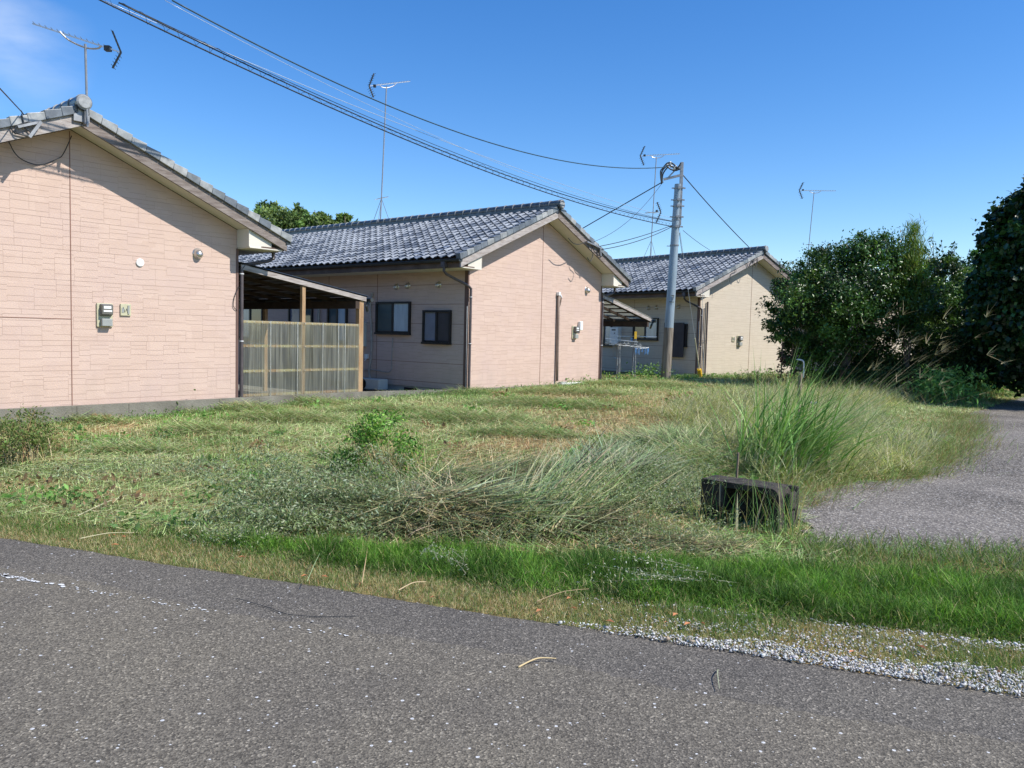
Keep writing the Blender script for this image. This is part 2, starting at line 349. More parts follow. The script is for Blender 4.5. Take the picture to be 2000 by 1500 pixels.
def npmesh(name, V, F, mats, col=None, fcol=None, parent=None, smooth=False, tris=None):
    """V (n,3); F list of (m,k) arrays"""
    me = bpy.data.meshes.new(name); me.vertices.add(len(V)); me.vertices.foreach_set('co', np.asarray(V, np.float32).ravel())
    loops = np.concatenate([f.ravel() for f in F]).astype(np.int32)
    cnt = np.concatenate([np.full(len(f), f.shape[1]) for f in F]); st = np.concatenate([[0], np.cumsum(cnt)[:-1]]).astype(np.int32)
    me.loops.add(len(loops)); me.loops.foreach_set('vertex_index', loops)
    me.polygons.add(len(cnt)); me.polygons.foreach_set('loop_start', st)
    me.update(calc_edges=True)
    if col is not None:
        a = me.attributes.new('col', 'FLOAT_COLOR', 'POINT'); c = np.ones((len(V), 4), np.float32); c[:, :3] = col; a.data.foreach_set('color', c.ravel())
    if fcol is not None:
        a = me.attributes.new('col', 'FLOAT_COLOR', 'CORNER'); c = np.ones((len(loops), 4), np.float32); c[:, :3] = np.repeat(fcol, cnt, axis=0); a.data.foreach_set('color', c.ravel())
    if smooth: me.polygons.foreach_set('use_smooth', np.ones(len(cnt), bool))
    for x in (mats if isinstance(mats, (list, tuple)) else [mats]): me.materials.append(x)
    me.validate() if False else None
    o = bpy.data.objects.new(name, me); COL.objects.link(o)
    if parent: o.parent = parent
    return o

# ------------------------------------------------------------------ terrain
PSI = {1: 0.8648, 2: 0.8944, 3: 0.6464, 4: 0.6464}
ORG = {1: Vector((-6.726, 12.032, 0.263)), 2: Vector((0.693, 19.904, 0.2686)), 3: Vector((8.422, 28.191, 0.2587)), 4: Vector((17.3, 34.9, 0.27))}
def loc(i, a, b, z=0.0):
    c, s = math.cos(PSI[i]), math.sin(PSI[i]); o = ORG[i]
    return Vector((o.x + a * c - b * s, o.y + a * s + b * c, o.z + z))
U1 = (math.cos(PSI[1]), math.sin(PSI[1]))
REA = np.array((-3.53, 5.4)); REN = np.array((.341, .940)); REE = np.array((.94, -.341))
def sstep(a, b, x):
    t = np.clip((x - a) / (b - a), 0, 1); return t * t * (3 - 2 * t)
_w = [(rng.uniform(0, 6.28), rng.uniform(0, 6.28)) for _ in range(40)]
def wav(x, y, f, k=0, n=5):
    o = 0
    for i in range(n):
        a, p = _w[(k * n + i) % 40]; fr = f * (0.7 + 0.35 * i)
        o = o + np.sin((x * math.cos(a) + y * math.sin(a)) * fr + p + 1.3 * np.sin((x * math.sin(a) - y * math.cos(a)) * fr * .6 + p * 2))
    return o / n
CURB = [loc(1, -9, -.1), loc(1, 5.65, -.1), loc(2, -2.85, -.1), loc(2, 2.9, -.1), loc(3, -3.2, -.1), loc(3, 14, -.1)]
def curb_y(x):
    return np.interp(x, [p.x for p in CURB], [p.y for p in CURB])
LB = [(2.30, 6.0), (2.5, 6.9), (2.95, 7.8), (4.7, 9.0), (6.9, 11.9), (10.0, 17.3), (15.6, 24.0), (24, 33)]
def lane_d(x, y):
    """roughly: signed distance right of the lane's left edge"""
    xe = np.interp(y, [p[1] for p in LB], [p[0] for p in LB]); return (x - xe) * .75
def road_d(x, y): return (x - REA[0]) * REN[0] + (y - REA[1]) * REN[1]
def road_s(x, y): return (x - REA[0]) * REE[0] + (y - REA[1]) * REE[1]
def hgt(x, y):
    x = np.asarray(x, float); y = np.asarray(y, float)
    s = (x - ORG[1].x) * U1[0] + (y - ORG[1].y) * U1[1]
    zc = np.interp(s, [-6, 0, 2.8, 5.6, 8, 11, 14, 22], [-0.02, 0.0, 0.055, .12, .18, .23, .255, .262])
    d = np.maximum(curb_y(x) - y, 0)
    z = zc * np.exp(-(d / 9) ** 2)
    z = z + 0.03 * wav(x, y, 1.4, 1) * sstep(0.6, 2, road_d(x, y)) * sstep(0.1, 1.2, d)
    z = np.where(curb_y(x) < y, np.where(s > 15.5, 0.24, 0.03), z)
    z = z * sstep(0, 2.5, -lane_d(x, y))
    z = z * sstep(0.2, 1.6, road_d(x, y))
    return np.where(road_d(x, y) < 0, -0.03, z)

def make_ground():
    xs = np.concatenate([np.linspace(-900, -22, 12)[:-1], np.arange(-22, 30, .22), np.linspace(30, 900, 12)])
    ys = np.concatenate([np.linspace(-400, -4, 6)[:-1], np.arange(-4, 44, .22), np.linspace(44, 1500, 14)])
    X, Y = np.meshgrid(xs, ys); Z = hgt(X, Y)
    far = (X < -22) | (X > 30) | (Y > 44) | (Y < -4); Z = np.where(far, -.03, Z)
    V = np.stack([X.ravel(), Y.ravel(), Z.ravel()], 1); nx = len(xs); ny = len(ys)
    i = (np.arange(ny - 1)[:, None] * nx + np.arange(nx - 1)[None]).ravel()
    F = np.stack([i, i + 1, i + nx + 1, i + nx], 1)
    o = npmesh('ground', V, [F], M['ground'], smooth=True); tag(o, kind='structure')
make_ground()

def flat(name, pts, z, m):
    b = MB(); b.poly([(p[0], p[1], z) for p in pts]); o = b.build(name, m); tag(o, kind='structure'); return o
def edge_pts(s0, s1, off, amp, step=.06):
    out = []
    for s in np.arange(s0, s1, step):
        d = off + amp * (math.sin(s * 3.1) * .5 + math.sin(s * 7.7 + 1) * .3 + rnd.uniform(-1, 1) * .45)
        out.append((REA[0] + s * REE[0] + d * REN[0], REA[1] + s * REE[1] + d * REN[1]))
    return out
def rp(s, d): return (REA[0] + s * REE[0] + d * REN[0], REA[1] + s * REE[1] + d * REN[1])
flat('road', [rp(-60, 0.0)] + edge_pts(-12, 14, 0.0, 0.022) + [rp(60, 0), rp(60, -9), rp(-60, -9)], 0.004, M['edge'])
inner = []
for s in np.arange(-12, 14, .05):
    d = -.50 + .02 * math.sin(s * 1.3) + .016 * rnd.uniform(-1, 1) + (.05 * math.sin(s * 2.1) if s > 1 else 0)
    inner.append(rp(s, d))
flat('road_surface', [rp(-60, -.5)] + inner + [rp(60, -.5), rp(60, -9), rp(-60, -9)], 0.0085, M['road'])
lane = [(2.2, 5.75), (2.42, 6.3), (2.45, 6.9), (2.8, 7.6), (3.6, 8.35), (4.7, 8.9), (5.7, 10.2), (6.85, 11.9), (8.3, 14.3), (10.0, 17.3), (12.6, 20.4), (15.6, 24.0), (20, 29.5), (34, 34), (34, 20), (16, 6), (10, 4.0), (7, 4.4), (5, 4.75), (3.6, 5.25)]
ln = []
for k in range(len(lane)):
    a, b = lane[k], lane[(k + 1) % len(lane)]; n = max(2, int(math.dist(a, b) / .12))
    for j in range(n):
        t = j / n; ln.append((a[0] + (b[0] - a[0]) * t + rnd.uniform(-.06, .06), a[1] + (b[1] - a[1]) * t + rnd.uniform(-.06, .06)))
flat('lane', ln, 0.012, M['lane'])

# worn remains of the white edge line, as flakes of paint lying on the road
def flakes():
    b = MB()
    def flake(x, y, r, z=.0125):
        n = rnd.randint(5, 7); ph = rnd.uniform(0, 6.28); st = rnd.uniform(1, 1.9)
        b.poly([(x + math.cos(ph + 6.283 * k / n) * r * st * rnd.uniform(.6, 1.1) * .94, y + math.sin(ph + 6.283 * k / n) * r * rnd.uniform(.6, 1.1) - math.cos(ph + 6.283 * k / n) * r * st * .3, z) for k in range(n)])
    s = -5.0
    while s < 3.2:
        dens = .95 if s < .7 else (.7 if s < 1.3 else (.38 if s < 2.3 else .12))
        dens *= .55 + .45 * math.sin(s * 9 + math.sin(s * 23))
        if rnd.random() < dens:
            for _ in range(2 if s < 1 else 1): flake(*rp(s, -.585 + rnd.gauss(0, .009)), rnd.uniform(.005, .018 if s < 1.4 else .009))
        if rnd.random() < .10 and s < 4.5: flake(*rp(s, -.56 + rnd.uniform(-.09, .11)), rnd.uniform(.002, .006))
        s += .0085
    for _ in range(900):
        s = rnd.uniform(-6, 9); flake(*rp(s, -rnd.uniform(.02, 3.0)), rnd.uniform(.0012, .0036))
    o = b.build('road_marking', M['linepaint']); tag(o, kind='structure')
flakes()

# ------------------------------------------------------------------ houses
HW, HG, OV, HA, HE, SL = 2.765, 3.485, 0.40, 4.13, 2.644, 0.427
LEN = 10.55
TZ = 4.375                                   # height of the tile plane at the ridge
CA = math.cos(math.atan(SL)); SA = math.sin(math.atan(SL))
def wall_top(a): return HA - SL * abs(a) + .02

def joints(b, s0, s1, top, put, seed, seam=None):
    """hairline joints of moulded stone-pattern siding boards, 455 mm high; put(s,z)->point, proud of the wall"""
    r = random.Random(seed); z0 = -.379 % .455 - .455 - 0.0
    w = .0042
    def line(sa, za, sb, zb, ww=w):
        if abs(zb - za) < 1e-6: b.quad(put(sa, za - ww / 2), put(sb, za - ww / 2), put(sb, za + ww / 2), put(sa, za + ww / 2))
        else: b.quad(put(sa - ww / 3, za), put(sa + ww / 3, za), put(sa + ww / 3, zb), put(sa - ww / 3, zb))
    pats = []
    for q in range(2):                       # two moulds, repeated along each board like the real panels
        rr = random.Random(100 + q); x = 0; cols = []
        while x < 1.5:
            wd = rr.uniform(.16, .36); cols.append((x, min(x + wd, 1.515), rr.choice(([.09, .18, .27, .36], [.075, .20, .29, .38], [.11, .19, .32], [.09, .24, .33, .39], [.14, .23, .31], [.06, .18, .30, .36], [.12, .24, .36], [.10, .27, .34])))); x += wd
        pats.append(cols)
    k = 0
    while True:
        zb = z0 + k * .455
        if zb > 4.2: break
        o = (k * .67 + r.random() * .3) % 1.515; s = s0 - o; q = 0
        while s < s1:
            for (xa, xb, zs) in pats[(k + q) % 2]:
                A, B = max(s + xa, s0), min(s + xb, s1)
                if B - A < .02: continue
                for zz in zs:
                    h = zb + zz
                    if h > -.04 and h < min(top(A), top(B)) - .01: line(A, h, B, h)
                hs = [0] + zs + [.455]
                for j in range(len(hs) - 1):
                    h0, h1 = zb + hs[j], min(zb + hs[j + 1], top(A) - .01)
                    if h1 - max(h0, -.04) > .02 and r.random() < .5: line(A, max(h0, -.04), A, h1, w * .8)
            s += 1.515; q += 1
        if zb > 0:
            # the board joint itself, unbroken
            lim = s1
            if top((s0 + s1) / 2) > zb:
                if top(s0) > zb: line(s0, zb, s1, zb, w * 1.35)
                else:
                    e = (HA + .0 - zb) / SL; line(max(s0, -e), zb, min(s1, e), zb, w * 1.35)
        k += 1

_roofcache = {}
def roof_side(side, seed):
    key = (side,)
    if key in _roofcache: return _roofcache[key]
    r = np.random.default_rng(seed)
    TW, TL = .265, .238; b0 = -OV - .06; nt = 45; T = 3.80; nc = 16
    K = 9; un = np.arange(nt * K + 1) / K
    fr = un % 1.0
    prof = .021 * np.sin(2 * np.pi * fr) + .010 * np.sin(4 * np.pi * fr + .4)
    bb = b0 + .10 + un * (LEN + 2 * OV - .08) / nt
    Vs = []; Fs = []; cols = []; base = 0; n = len(un)
    tone = r.random((nc, nt))
    patch = np.array([[wav(i * 1.0, j * 1.0, .55, 2) for j in range(nt)] for i in range(nc)])
    for i in range(nc):
        t0 = .05 + i * TL - .02; t1 = .05 + (i + 1) * TL
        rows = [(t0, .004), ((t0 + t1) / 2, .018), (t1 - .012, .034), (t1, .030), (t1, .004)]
        for (t, lift) in rows:
            nn = prof + lift
            a = side * (t * CA + nn * SA); z = TZ - t * SA + nn * CA
            Vs.append(np.stack([np.full(n, 0) + a, bb, z], 1))
        for q in range(len(rows) - 1):
            i0 = base + q * n + np.arange(n - 1)
            f = np.stack([i0, i0 + 1, i0 + n + 1, i0 + n], 1) if side < 0 else np.stack([i0 + n, i0 + n + 1, i0 + 1, i0], 1)
            Fs.append(f)
            ti = np.minimum((np.arange(n - 1) // K), nt - 1)
            v = tone[i, ti] * .75 + .25 * (patch[i, ti] * .5 + .5) + patch[i, ti] * .12
            c = np.where((v > .40)[:, None], np.array([.34, .36, .38])[None] * (.7 + .6 * v[:, None]), np.array([.15, .17, .20])[None] * (.7 + 1.0 * v[:, None]))
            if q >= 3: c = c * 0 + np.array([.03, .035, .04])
            cols.append(c)
        base += len(rows) * n
    _roofcache[key] = (np.concatenate(Vs), np.concatenate(Fs), np.concatenate(cols))
    return _roofcache[key]

def hood(b, put, a, z, s=1.0):
    """spherical louvred vent hood; put(s, out, z)"""
    n, mrow = 12, 5; i0 = len(b.v)
    for j in range(mrow + 1):
        ph = j / mrow * math.pi / 2
        for k in range(n):
            th = 2 * math.pi * k / n; rr = .075 * s * math.cos(ph)
            b.v.append(put(a + rr * math.cos(th), .02 + .085 * s * math.sin(ph), z + rr * math.sin(th) - .02 * math.sin(ph)))
    for j in range(mrow):
        for k in range(n):
            p = i0 + j * n + k; q = i0 + j * n + (k + 1) % n; b.f.append((p, q, q + n, p + n)); b.m.append(0)
    i1 = len(b.v)
    for k in range(n):
        th = 2 * math.pi * k / n; b.v.append(put(a + .092 * s * math.cos(th), .004, z + .092 * s * math.sin(th)))
    for k in range(n):
        b.f.append((i1 + k, i1 + (k + 1) % n, i0 + (k + 1) % n, i0 + k)); b.m.append(0)

def house(i, skin, label, group=None, side_detail=True):
    h = thing('house', label, 'house', ORG[i], PSI[i], 'single-storey tiled houses in a row')
    wm, jm = (M['pink'], M['pink_joint']) if skin == 'pink' else (M['cream'], M['cream_joint'])
    L = LEN
    # walls
    def w(b):
        zt = wall_top(HW)
        b.prism([(-HW, 0, -.05), (HW, 0, -.05), (HW, 0, zt), (0, 0, wall_top(0)), (-HW, 0, zt)], (0, L, 0))
        b.mi = 1
        joints(b, -HW, HW, wall_top, lambda s, z: (s, -.0016, z), i * 3)
        if i in (2, 3): joints(b, .12, 8.2, lambda s: HE, lambda s, z: (-HW - .0016, s, z), i * 3 + 1)
    part('wall', h, [wm, jm], w)
    def seams(b):
        b.box(-.006, .006, -.005, -.0005, -.05, wall_top(0) - .03)
        for s in (3.01, 4.9, 6.0, 8.3): b.box(-HW - .005, -HW - .0005, s - .006, s + .006, -.05, HE)
        if i == 1:
            b.box(-2.75, -.006, -.0045, -.001, 1.314 - .005, 1.314 + .005)
        for z in (.08, .535, .99, 1.445, 1.9, 2.35):
            b.box(-HW - .004, -HW - .0005, .05, 8.2, z - .004, z + .004)
    part('joint_seal', h, M['seal'], seams)
    for s in (-1, 1):
        def trims(b):
            x = s * HW; b.box(min(x, x + s * .012), max(x, x + s * .012), -.012, .085, -.05, HE)
            b.box(min(x, x - s * .03), max(x, x - s * .03), -.012, -.001, -.05, HE)
        part('corner_trim', h, M['trim'], trims)
    def found(b):
        b.box(-HW + .03, HW - .03, .03, L - .03, -.4, -.052)
    f = part('foundation', h, M['foundation'], found)
    def vents(b):
        b.box(-HW + .012, -HW + .027, s, s + .42, -.22, -.09)
    for s in (1.6, 4.4, 7.0): part('foundation_vent', f, M['black'], vents)
    # roof
    def slab(b):
        for s in (-1, 1):
            b.prism([(0, -OV - .04, TZ - .005), (s * HG, -OV - .04, TZ - .005 - SL * HG), (s * HG, -OV - .04, TZ - .05 - SL * HG), (0, -OV - .04, TZ - .05)], (0, L + 2 * OV + .08, 0))
    rf = part('roof', h, M['darkwood'], slab)
    for s in (-1, 1):
        V, F, c = roof_side(s, 5 + s)
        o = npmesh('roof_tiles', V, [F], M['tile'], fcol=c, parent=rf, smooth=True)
        md = o.data
    for s in (-1, 1):                                # edge tiles with their down-turned flap
        for e in (0, 1):
            def verge(b):
                y0 = -OV - .085 if e == 0 else L + OV - .03
                for k in range(16):
                    t0 = .05 + k * .238; t1 = t0 + .232
                    P = []
                    for t, lf in ((t0, .05), (t1, .078)):
                        P.append((s * (t * CA + lf * SA), TZ - t * SA + lf * CA)); P.append((s * t * CA, TZ - t * SA - .055))
                    pts = [(P[0][0], y0, P[0][1]), (P[1][0], y0, P[1][1]), (P[3][0], y0, P[3][1]), (P[2][0], y0, P[2][1])]
                    b.prism(pts, (0, .13, 0))
            vg = part('verge_tiles', rf, M['tile'], verge, bevel=.006)
            a = vg.data.attributes.new('col', 'FLOAT_COLOR', 'CORNER'); cc = []
            rr = random.Random(i + s)
            tones = [rr.choice(((.36, .37, .36), (.22, .24, .25), (.42, .42, .40), (.18, .2, .22))) for _ in range(16)]
            for n, p in enumerate(vg.data.polygons): cc += [*tones[n // 6], 1] * p.loop_total
            a.data.foreach_set('color', cc)
    def ridge(b):
        y = -OV - .10; k = 0
        b.mi = 0
        b.box(-.10, .10, -OV - .06, L + OV + .06, TZ - .02, TZ + .05)
        while y < L + OV:
            y1 = y + .287
            b.mi = 0; b.tube([(0, y, TZ + .095), (0, y1, TZ + .095)], [.098, .092], 14)
            b.mi = 1; b.tube([(0, y - .006, TZ + .096), (0, y + .016, TZ + .096)], [.106, .106], 14)
            y = y1
        b.mi = 0
        b.mi = 1; b.tube([(0, -OV - .175, TZ + .08), (0, -OV - .155, TZ + .08)], [.085, .108], 18); b.mi = 0; b.tube([(0, -OV - .155, TZ + .08), (0, -OV - .10, TZ + .08)], [.112, .112], 18)
    part('ridge_tiles', rf, [M['ridge'], M['rim']], ridge, smooth=False)
    # barge boards, soffits, eaves
    z0 = HE + .0205
    for s in (-1, 1):
        for y in (-OV - .04, L + OV):
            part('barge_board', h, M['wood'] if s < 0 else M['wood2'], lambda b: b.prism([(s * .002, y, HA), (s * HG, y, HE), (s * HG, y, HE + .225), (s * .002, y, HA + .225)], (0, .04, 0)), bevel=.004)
        part('barge_capping', h, M['gutter'], lambda b: b.prism([(s * .001, -OV - .055, HA + .19), (s * HG, -OV - .055, HE + .19), (s * HG, -OV - .055, HE + .232), (s * .001, -OV - .055, HA + .232)], (0, .012, 0)))
        part('soffit', h, M['soffit'], lambda b: b.prism([(s * .001, -OV, HA + .03), (s * 3.42, -OV, HA + .03 - SL * 3.42), (s * 3.42, -OV, HA + .05 - SL * 3.42), (s * .001, -OV, HA + .05)], (0, OV - .002, 0)))
        part('eave_soffit', h, M['soffit'], lambda b: b.box(min(s * (HW + .003), s * 3.42), max(s * (HW + .003), s * 3.42), -OV + .005, L, HE, HE + .02))
        def boxend(b):
            b.prism([(s * (HW + .002), -OV + .035, z0), (s * 3.2, -OV + .035, z0), (s * 3.2, -OV + .035, HA + .028 - SL * 3.2), (s * (HW + .002), -OV + .035, HA + .028 - SL * HW)], (0, -.02, 0))
            b.prism([(s * (HW + .001), -OV + .012, z0), (s * (HW + .001), -.002, z0), (s * (HW + .001), -.002, HA + .028 - SL * HW), (s * (HW + .001), -OV + .012, HA + .028 - SL * HW)], (-s * .012, 0, 0))
        part('eave_end_panel', h, M['soffit'], boxend)
        part('fascia', h, M['brownwood'], lambda b: b.box(min(s * 3.421, s * 3.45), max(s * 3.421, s * 3.45), -OV, L + OV, HE, HE + .2))
        part('eave_end_board', h, M['brownwood'], lambda b: b.box(min(s * 3.0, s * 3.42), max(s * 3.0, s * 3.42), -OV + .006, -OV + .014, HE + .0205, HA + .02 - SL * 3.42))
        def gut(b):
            for k in range(7):
                a0 = math.pi * k / 7; a1 = math.pi * (k + 1) / 7
                for rr_, fl in ((.055, 1), (.049, -1)):
                    q = [(s * (3.515 + rr_ * math.cos(a)), y, HE + .175 - rr_ * math.sin(a)) for y, a in ((-OV - .05, a0), (L + OV, a0), (L + OV, a1), (-OV - .05, a1))]
                    b.quad(*(q if fl * s > 0 else q[::-1]))
            b.tube([(s * 3.57, -OV - .05, HE + .175), (s * 3.57, L + OV, HE + .175)], .006, 5)
            b.box(min(s * 3.46, s * 3.568), max(s * 3.46, s * 3.568), -OV - .056, -OV - .05, HE + .12, HE + .176)
            for k in range(12):
                y = -.1 + k * .95; b.box(min(s * 3.451, s * 3.575), max(s * 3.451, s * 3.575), y, y + .018, HE + .177, HE + .183)
        part('gutter', h, M['gutter'], gut)
    def dpl(b):
        b.box(-3.56, -3.46, -.02, .09, HE + .02, HE + .13)
        b.tube([(-3.51, .035, HE + .03), (-3.51, .035, HE - .06), (-3.44, .03, HE - .13), (-2.82, -.06, 2.30), (-2.735, -.065, 2.24), (-2.735, -.065, 2.1), (-2.735, -.065, -.02)], .031, 10)
        for z in (2.02, .98): b.tube([(-2.735, -.065, z), (-2.735, -.065, z + .03)], .036, 10)
        b.mi = 1
        for z in (2.05, 1.01): b.tube([(-2.735, -.065, z), (-2.735, -.065, z + .012)], .038, 10)
    part('downpipe', h, [M['pipe'], M['white']], dpl)
    part('cable_conduit', h, M['pipe'], lambda b: b.tube([(-2.80, -.045, 1.95), (-2.80, -.045, -.02)], .013, 6))
    part('white_cable', h, M['white'], lambda b: b.tube([(-2.79, -.012, 1.85), (-2.79, -.02, -.02)], .008, 6))
    def dpr(b):
        b.box(3.46, 3.56, -.02, .09, HE - .0, HE + .13)
        b.tube([(3.51, .035, HE + .03), (3.51, .035, HE - .10), (3.4, .035, HE - .16), (2.9, .0, 2.37), (2.845, -.0, 2.3), (2.845, -.0, 2.2), (2.845, -.0, -.02)], .033, 10)
        b.mi = 1
        for z in (2.2, 1.0): b.tube([(2.845, 0, z), (2.845, 0, z + .015)], .039, 10)
    part('downpipe', h, [M['pipe'], M['white']], dpr)
    # windows on the near side wall
    def win(b0, b1, z0, z1, panes):
        def fr(b):
            x0, x1 = -HW - .065, -HW - .001; t = .045
            b.box(x0, x1, b0, b1, z1 - t, z1); b.box(x0 - .02, x1, b0 - .01, b1 + .01, z0, z0 + .05)
            b.box(x0, x1, b0, b0 + t, z0 + .05, z1 - t); b.box(x0, x1, b1 - t, b1, z0 + .05, z1 - t)
            mid = (b0 + b1) / 2; b.box(-HW - .055, x1, mid - .03, mid + .03, z0 + .05, z1 - t)
            b.box(-HW - .045, x1, b0 + t, mid, z0 + .05, z0 + .09); b.box(-HW - .035, x1, mid, b1 - t, z0 + .05, z0 + .085)
        f = part('window', h, M['black'], fr)
        mid = (b0 + b1) / 2
        for q, (p0, p1, x) in enumerate(((b0 + .045, mid - .03, -HW - .03), (mid + .03, b1 - .045, -HW - .018))):
            part('pane', f, M[panes[q]], lambda b: b.box(x, -HW - .002, p0, p1, z0 + .088, z1 - .046))
        return f
    win(1.80, 3.01, 1.165, 1.965, ('curtain', 'glass'))
    win(.472, 1.365, .97, 1.76, ('meshscreen', 'frost'))
    if i in (2, 3):
        win(4.12, 4.905, .9, 2.0, ('curtain', 'glass'))
        win(5.55, 6.6, -.0, 2.0, ('glass', 'frost'))
        win(7.84, 9.1, .9, 2.0, ('glass', 'curtain'))
    for s in ((2.316, 2.327), (1.925, 2.344), (.907, 2.348)):
        part('vent_hood', h, M['chrome'], lambda b: hood(b, lambda q, o_, z: (-HW - o_, q, z), s[0], s[1], .9), smooth=True)
    hp = (lambda q, o_, z: (q, -o_, z))
    if i in (1, 2): part('vent_hood', h, M['chrome'], lambda b: hood(b, hp, 2.02, 2.49, 1.05), smooth=True)
    return h
H1 = house(1, 'pink', 'pink house with stone-pattern siding filling the left edge, a round white disc on its gable')
H2 = house(2, 'pink', 'pink house in the middle, two dark sliding windows on its shaded side')
H3 = house(3, 'cream', 'cream house behind the utility pole, right of the two pink ones')
H4 = house(4, 'cream', 'cream house almost hidden behind the broadleaf tree, only slivers of wall and roof showing')

def meter(h, a0, z0, s=1.0):
    m = MB()
    m.box(a0, a0 + .24 * s, -.03, -.001, z0, z0 + .37 * s)
    o = m.build('electric_meter', M['cream_box'], h, bevel=.008)
    def body(b):
        b.box(a0 + .045 * s, a0 + .215 * s, -.115, -.0305, z0 + .19 * s, z0 + .35 * s)
        b.box(a0 + .04 * s, a0 + .22 * s, -.06, -.0305, z0 + .17 * s, z0 + .36 * s)
    part('meter_glass', o, M['meter_glass'], body, bevel=.012)
    def dial(b):
        b.box(a0 + .07 * s, a0 + .18 * s, -.119, -.1155, z0 + .285 * s, z0 + .325 * s); b.box(a0 + .065 * s, a0 + .19 * s, -.122, -.1155, z0 + .235 * s, z0 + .262 * s)
    part('dial_plate', o, M['white'], dial)
    part('terminal_cover', o, M['meter_grey'], lambda b: b.box(a0 + .05 * s, a0 + .21 * s, -.10, -.0305, z0 + .012, z0 + .13 * s), bevel=.01)
    return o
def phonebox(h, a0, z0, s=1.0):
    o = part('cable_box', h, M['cream_box'], lambda b: b.box(a0, a0 + .165 * s, -.028, -.001, z0, z0 + .19 * s), bevel=.006)
    def f(b):
        b.box(a0 + .11 * s, a0 + .135 * s, -.04, -.0285, z0 + .03, z0 + .165 * s)
        b.tube([(a0 + .04, -.034, z0 + .14), (a0 + .07, -.04, z0 + .06), (a0 + .09, -.035, z0 + .12), (a0 + .12, -.036, z0 + .03)], .005, 5)
        b.box(a0 + .02, a0 + .05, -.034, -.0285, z0 + .05, z0 + .12)
    part('latch', o, M['meter_grey'], f)
meter(H1, .36, 1.205); phonebox(H1, .72, 1.39)
def disc(b): b.tube([(1.038, -.001, 2.253), (1.038, -.02, 2.253), (1.038, -.024, 2.253)], [.062, .062, .05], 24)
part('round_cover', H1, M['white'], disc)
meter(H2, 1.36, 1.17, .92)
part('cable_box', H2, M['white'], lambda b: b.box(1.64, 1.77, -.09, -.001, 1.4, 1.64), bevel=.02)
def hosecover(b):
    b.tube([(.655, -.05, 2.27), (.66, -.055, 1.5), (.668, -.055, .8), (.672, -.06, .07)], .034, 8)
    b.tube([(.70, -.06, 2.33), (.75, -.07, 2.22), (.72, -.06, 2.05), (.67, -.05, 1.95)], .02, 7)
hc = part('hose_cover', H2, M['hosebrown'], hosecover, smooth=True)
part('hose_cap', hc, M['white'], lambda b: (b.box(.615, .70, -.09, -.001, 2.27, 2.36), b.tube([(.67, -.07, 2.34), (.74, -.09, 2.22)], .02, 8)), bevel=.01)
meter(H3, -.72, 1.05, 1.0); phonebox(H3, -1.0, 1.2, .9)
def h3pipe(b):
    b.tube([(-2.42, -.05, 2.52), (-2.42, -.05, -.02)], .028, 8)
    b.tube([(-2.42, -.05, 1.2), (-2.7, -.065, 1.2)], .01, 6)
    b.tube([(-2.58, -.04, 2.3), (-2.58, -.04, -.02)], .018, 6)
part('downpipe', H3, M['pipe'], h3pipe)
# service cables clipped to the gables
def cable_loop(h, pts, r=.012, name='service_cable', mt='cable'):
    P = []
    for k in range(len(pts) - 1):
        p0, p1, p2, p3 = [Vector(pts[max(0, min(len(pts) - 1, k + d))]) for d in (-1, 0, 1, 2)]
        for j in range(6):
            t = j / 6; P.append(.5 * ((2 * p1) + (p2 - p0) * t + (2 * p0 - 5 * p1 + 4 * p2 - p3) * t * t + (3 * p1 - p0 - 3 * p2 + p3) * t ** 3))
    P.append(Vector(pts[-1])); return part(name, h, M[mt], lambda b: b.tube(P, r, 6), smooth=True)
def gb(i, px, py, b=0.0):
    A = loc(i, 0, b); B = loc(i, 1, b); P = atP(px, py, A, B) - ORG[i]
    c, s = math.cos(PSI[i]), math.sin(PSI[i]); return Vector((P.x * c + P.y * s, b, P.z))
def gpath(i, pts, b): return [gb(i, x, y, b) for x, y in pts]
cable_loop(H1, gpath(1, [(40, 215), (48, 232), (25, 240), (24, 255), (38, 262), (62, 263), (45, 245), (30, 238)], -.47), .009)
cable_loop(H1, gpath(1, [(55, 238), (33, 246), (32, 258), (50, 265), (66, 262), (52, 252), (46, 238), (42, 222)], -.50), .009)
cable_loop(H1, gpath(1, [(0, 262), (14, 272), (30, 300), (50, 315), (80, 322), (112, 310), (124, 300), (140, 265)], -.05), .007)
cable_loop(H1, gpath(1, [(466, 560), (458, 580), (456, 598), (463, 606)], -.02), .006)
def brk(i, x0, y0, x1, y1, x2, y2, h):
    def f(b):
        b.bar(gb(i, x0, y0, -.49), gb(i, x1, y1, -.49), .05, .035); b.bar(gb(i, x1, y1, -.52), gb(i, x2, y2, -.52), .04, .04)
    part('cable_bracket', h, M['steel'], f)
brk(1, 34, 248, 80, 238, 57, 268, H1)
brk(2, 1146, 472, 1172, 484, 1173, 500, H2)
cable_loop(H2, gpath(2, [(1110, 465), (1120, 475), (1132, 477), (1147, 472), (1150, 485), (1158, 495), (1153, 510), (1147, 503)], -.48), .010)
cable_loop(H2, gpath(2, [(1168, 476), (1172, 490), (1176, 500), (1168, 498), (1160, 490), (1158, 478)], -.48), .012)
cable_loop(H3, gpath(3, [(1478, 500), (1470, 512), (1480, 505), (1476, 520), (1470, 508), (1462, 522), (1458, 512)], -.47), .012)
cable_loop(H3, gpath(3, [(1368, 556), (1373, 560), (1375, 572), (1372, 590), (1374, 740)], -.47), .006, mt='thinwire')
cable_loop(H3, gpath(3, [(1432, 522), (1438, 530), (1428, 535), (1425, 550)], -.47), .008)
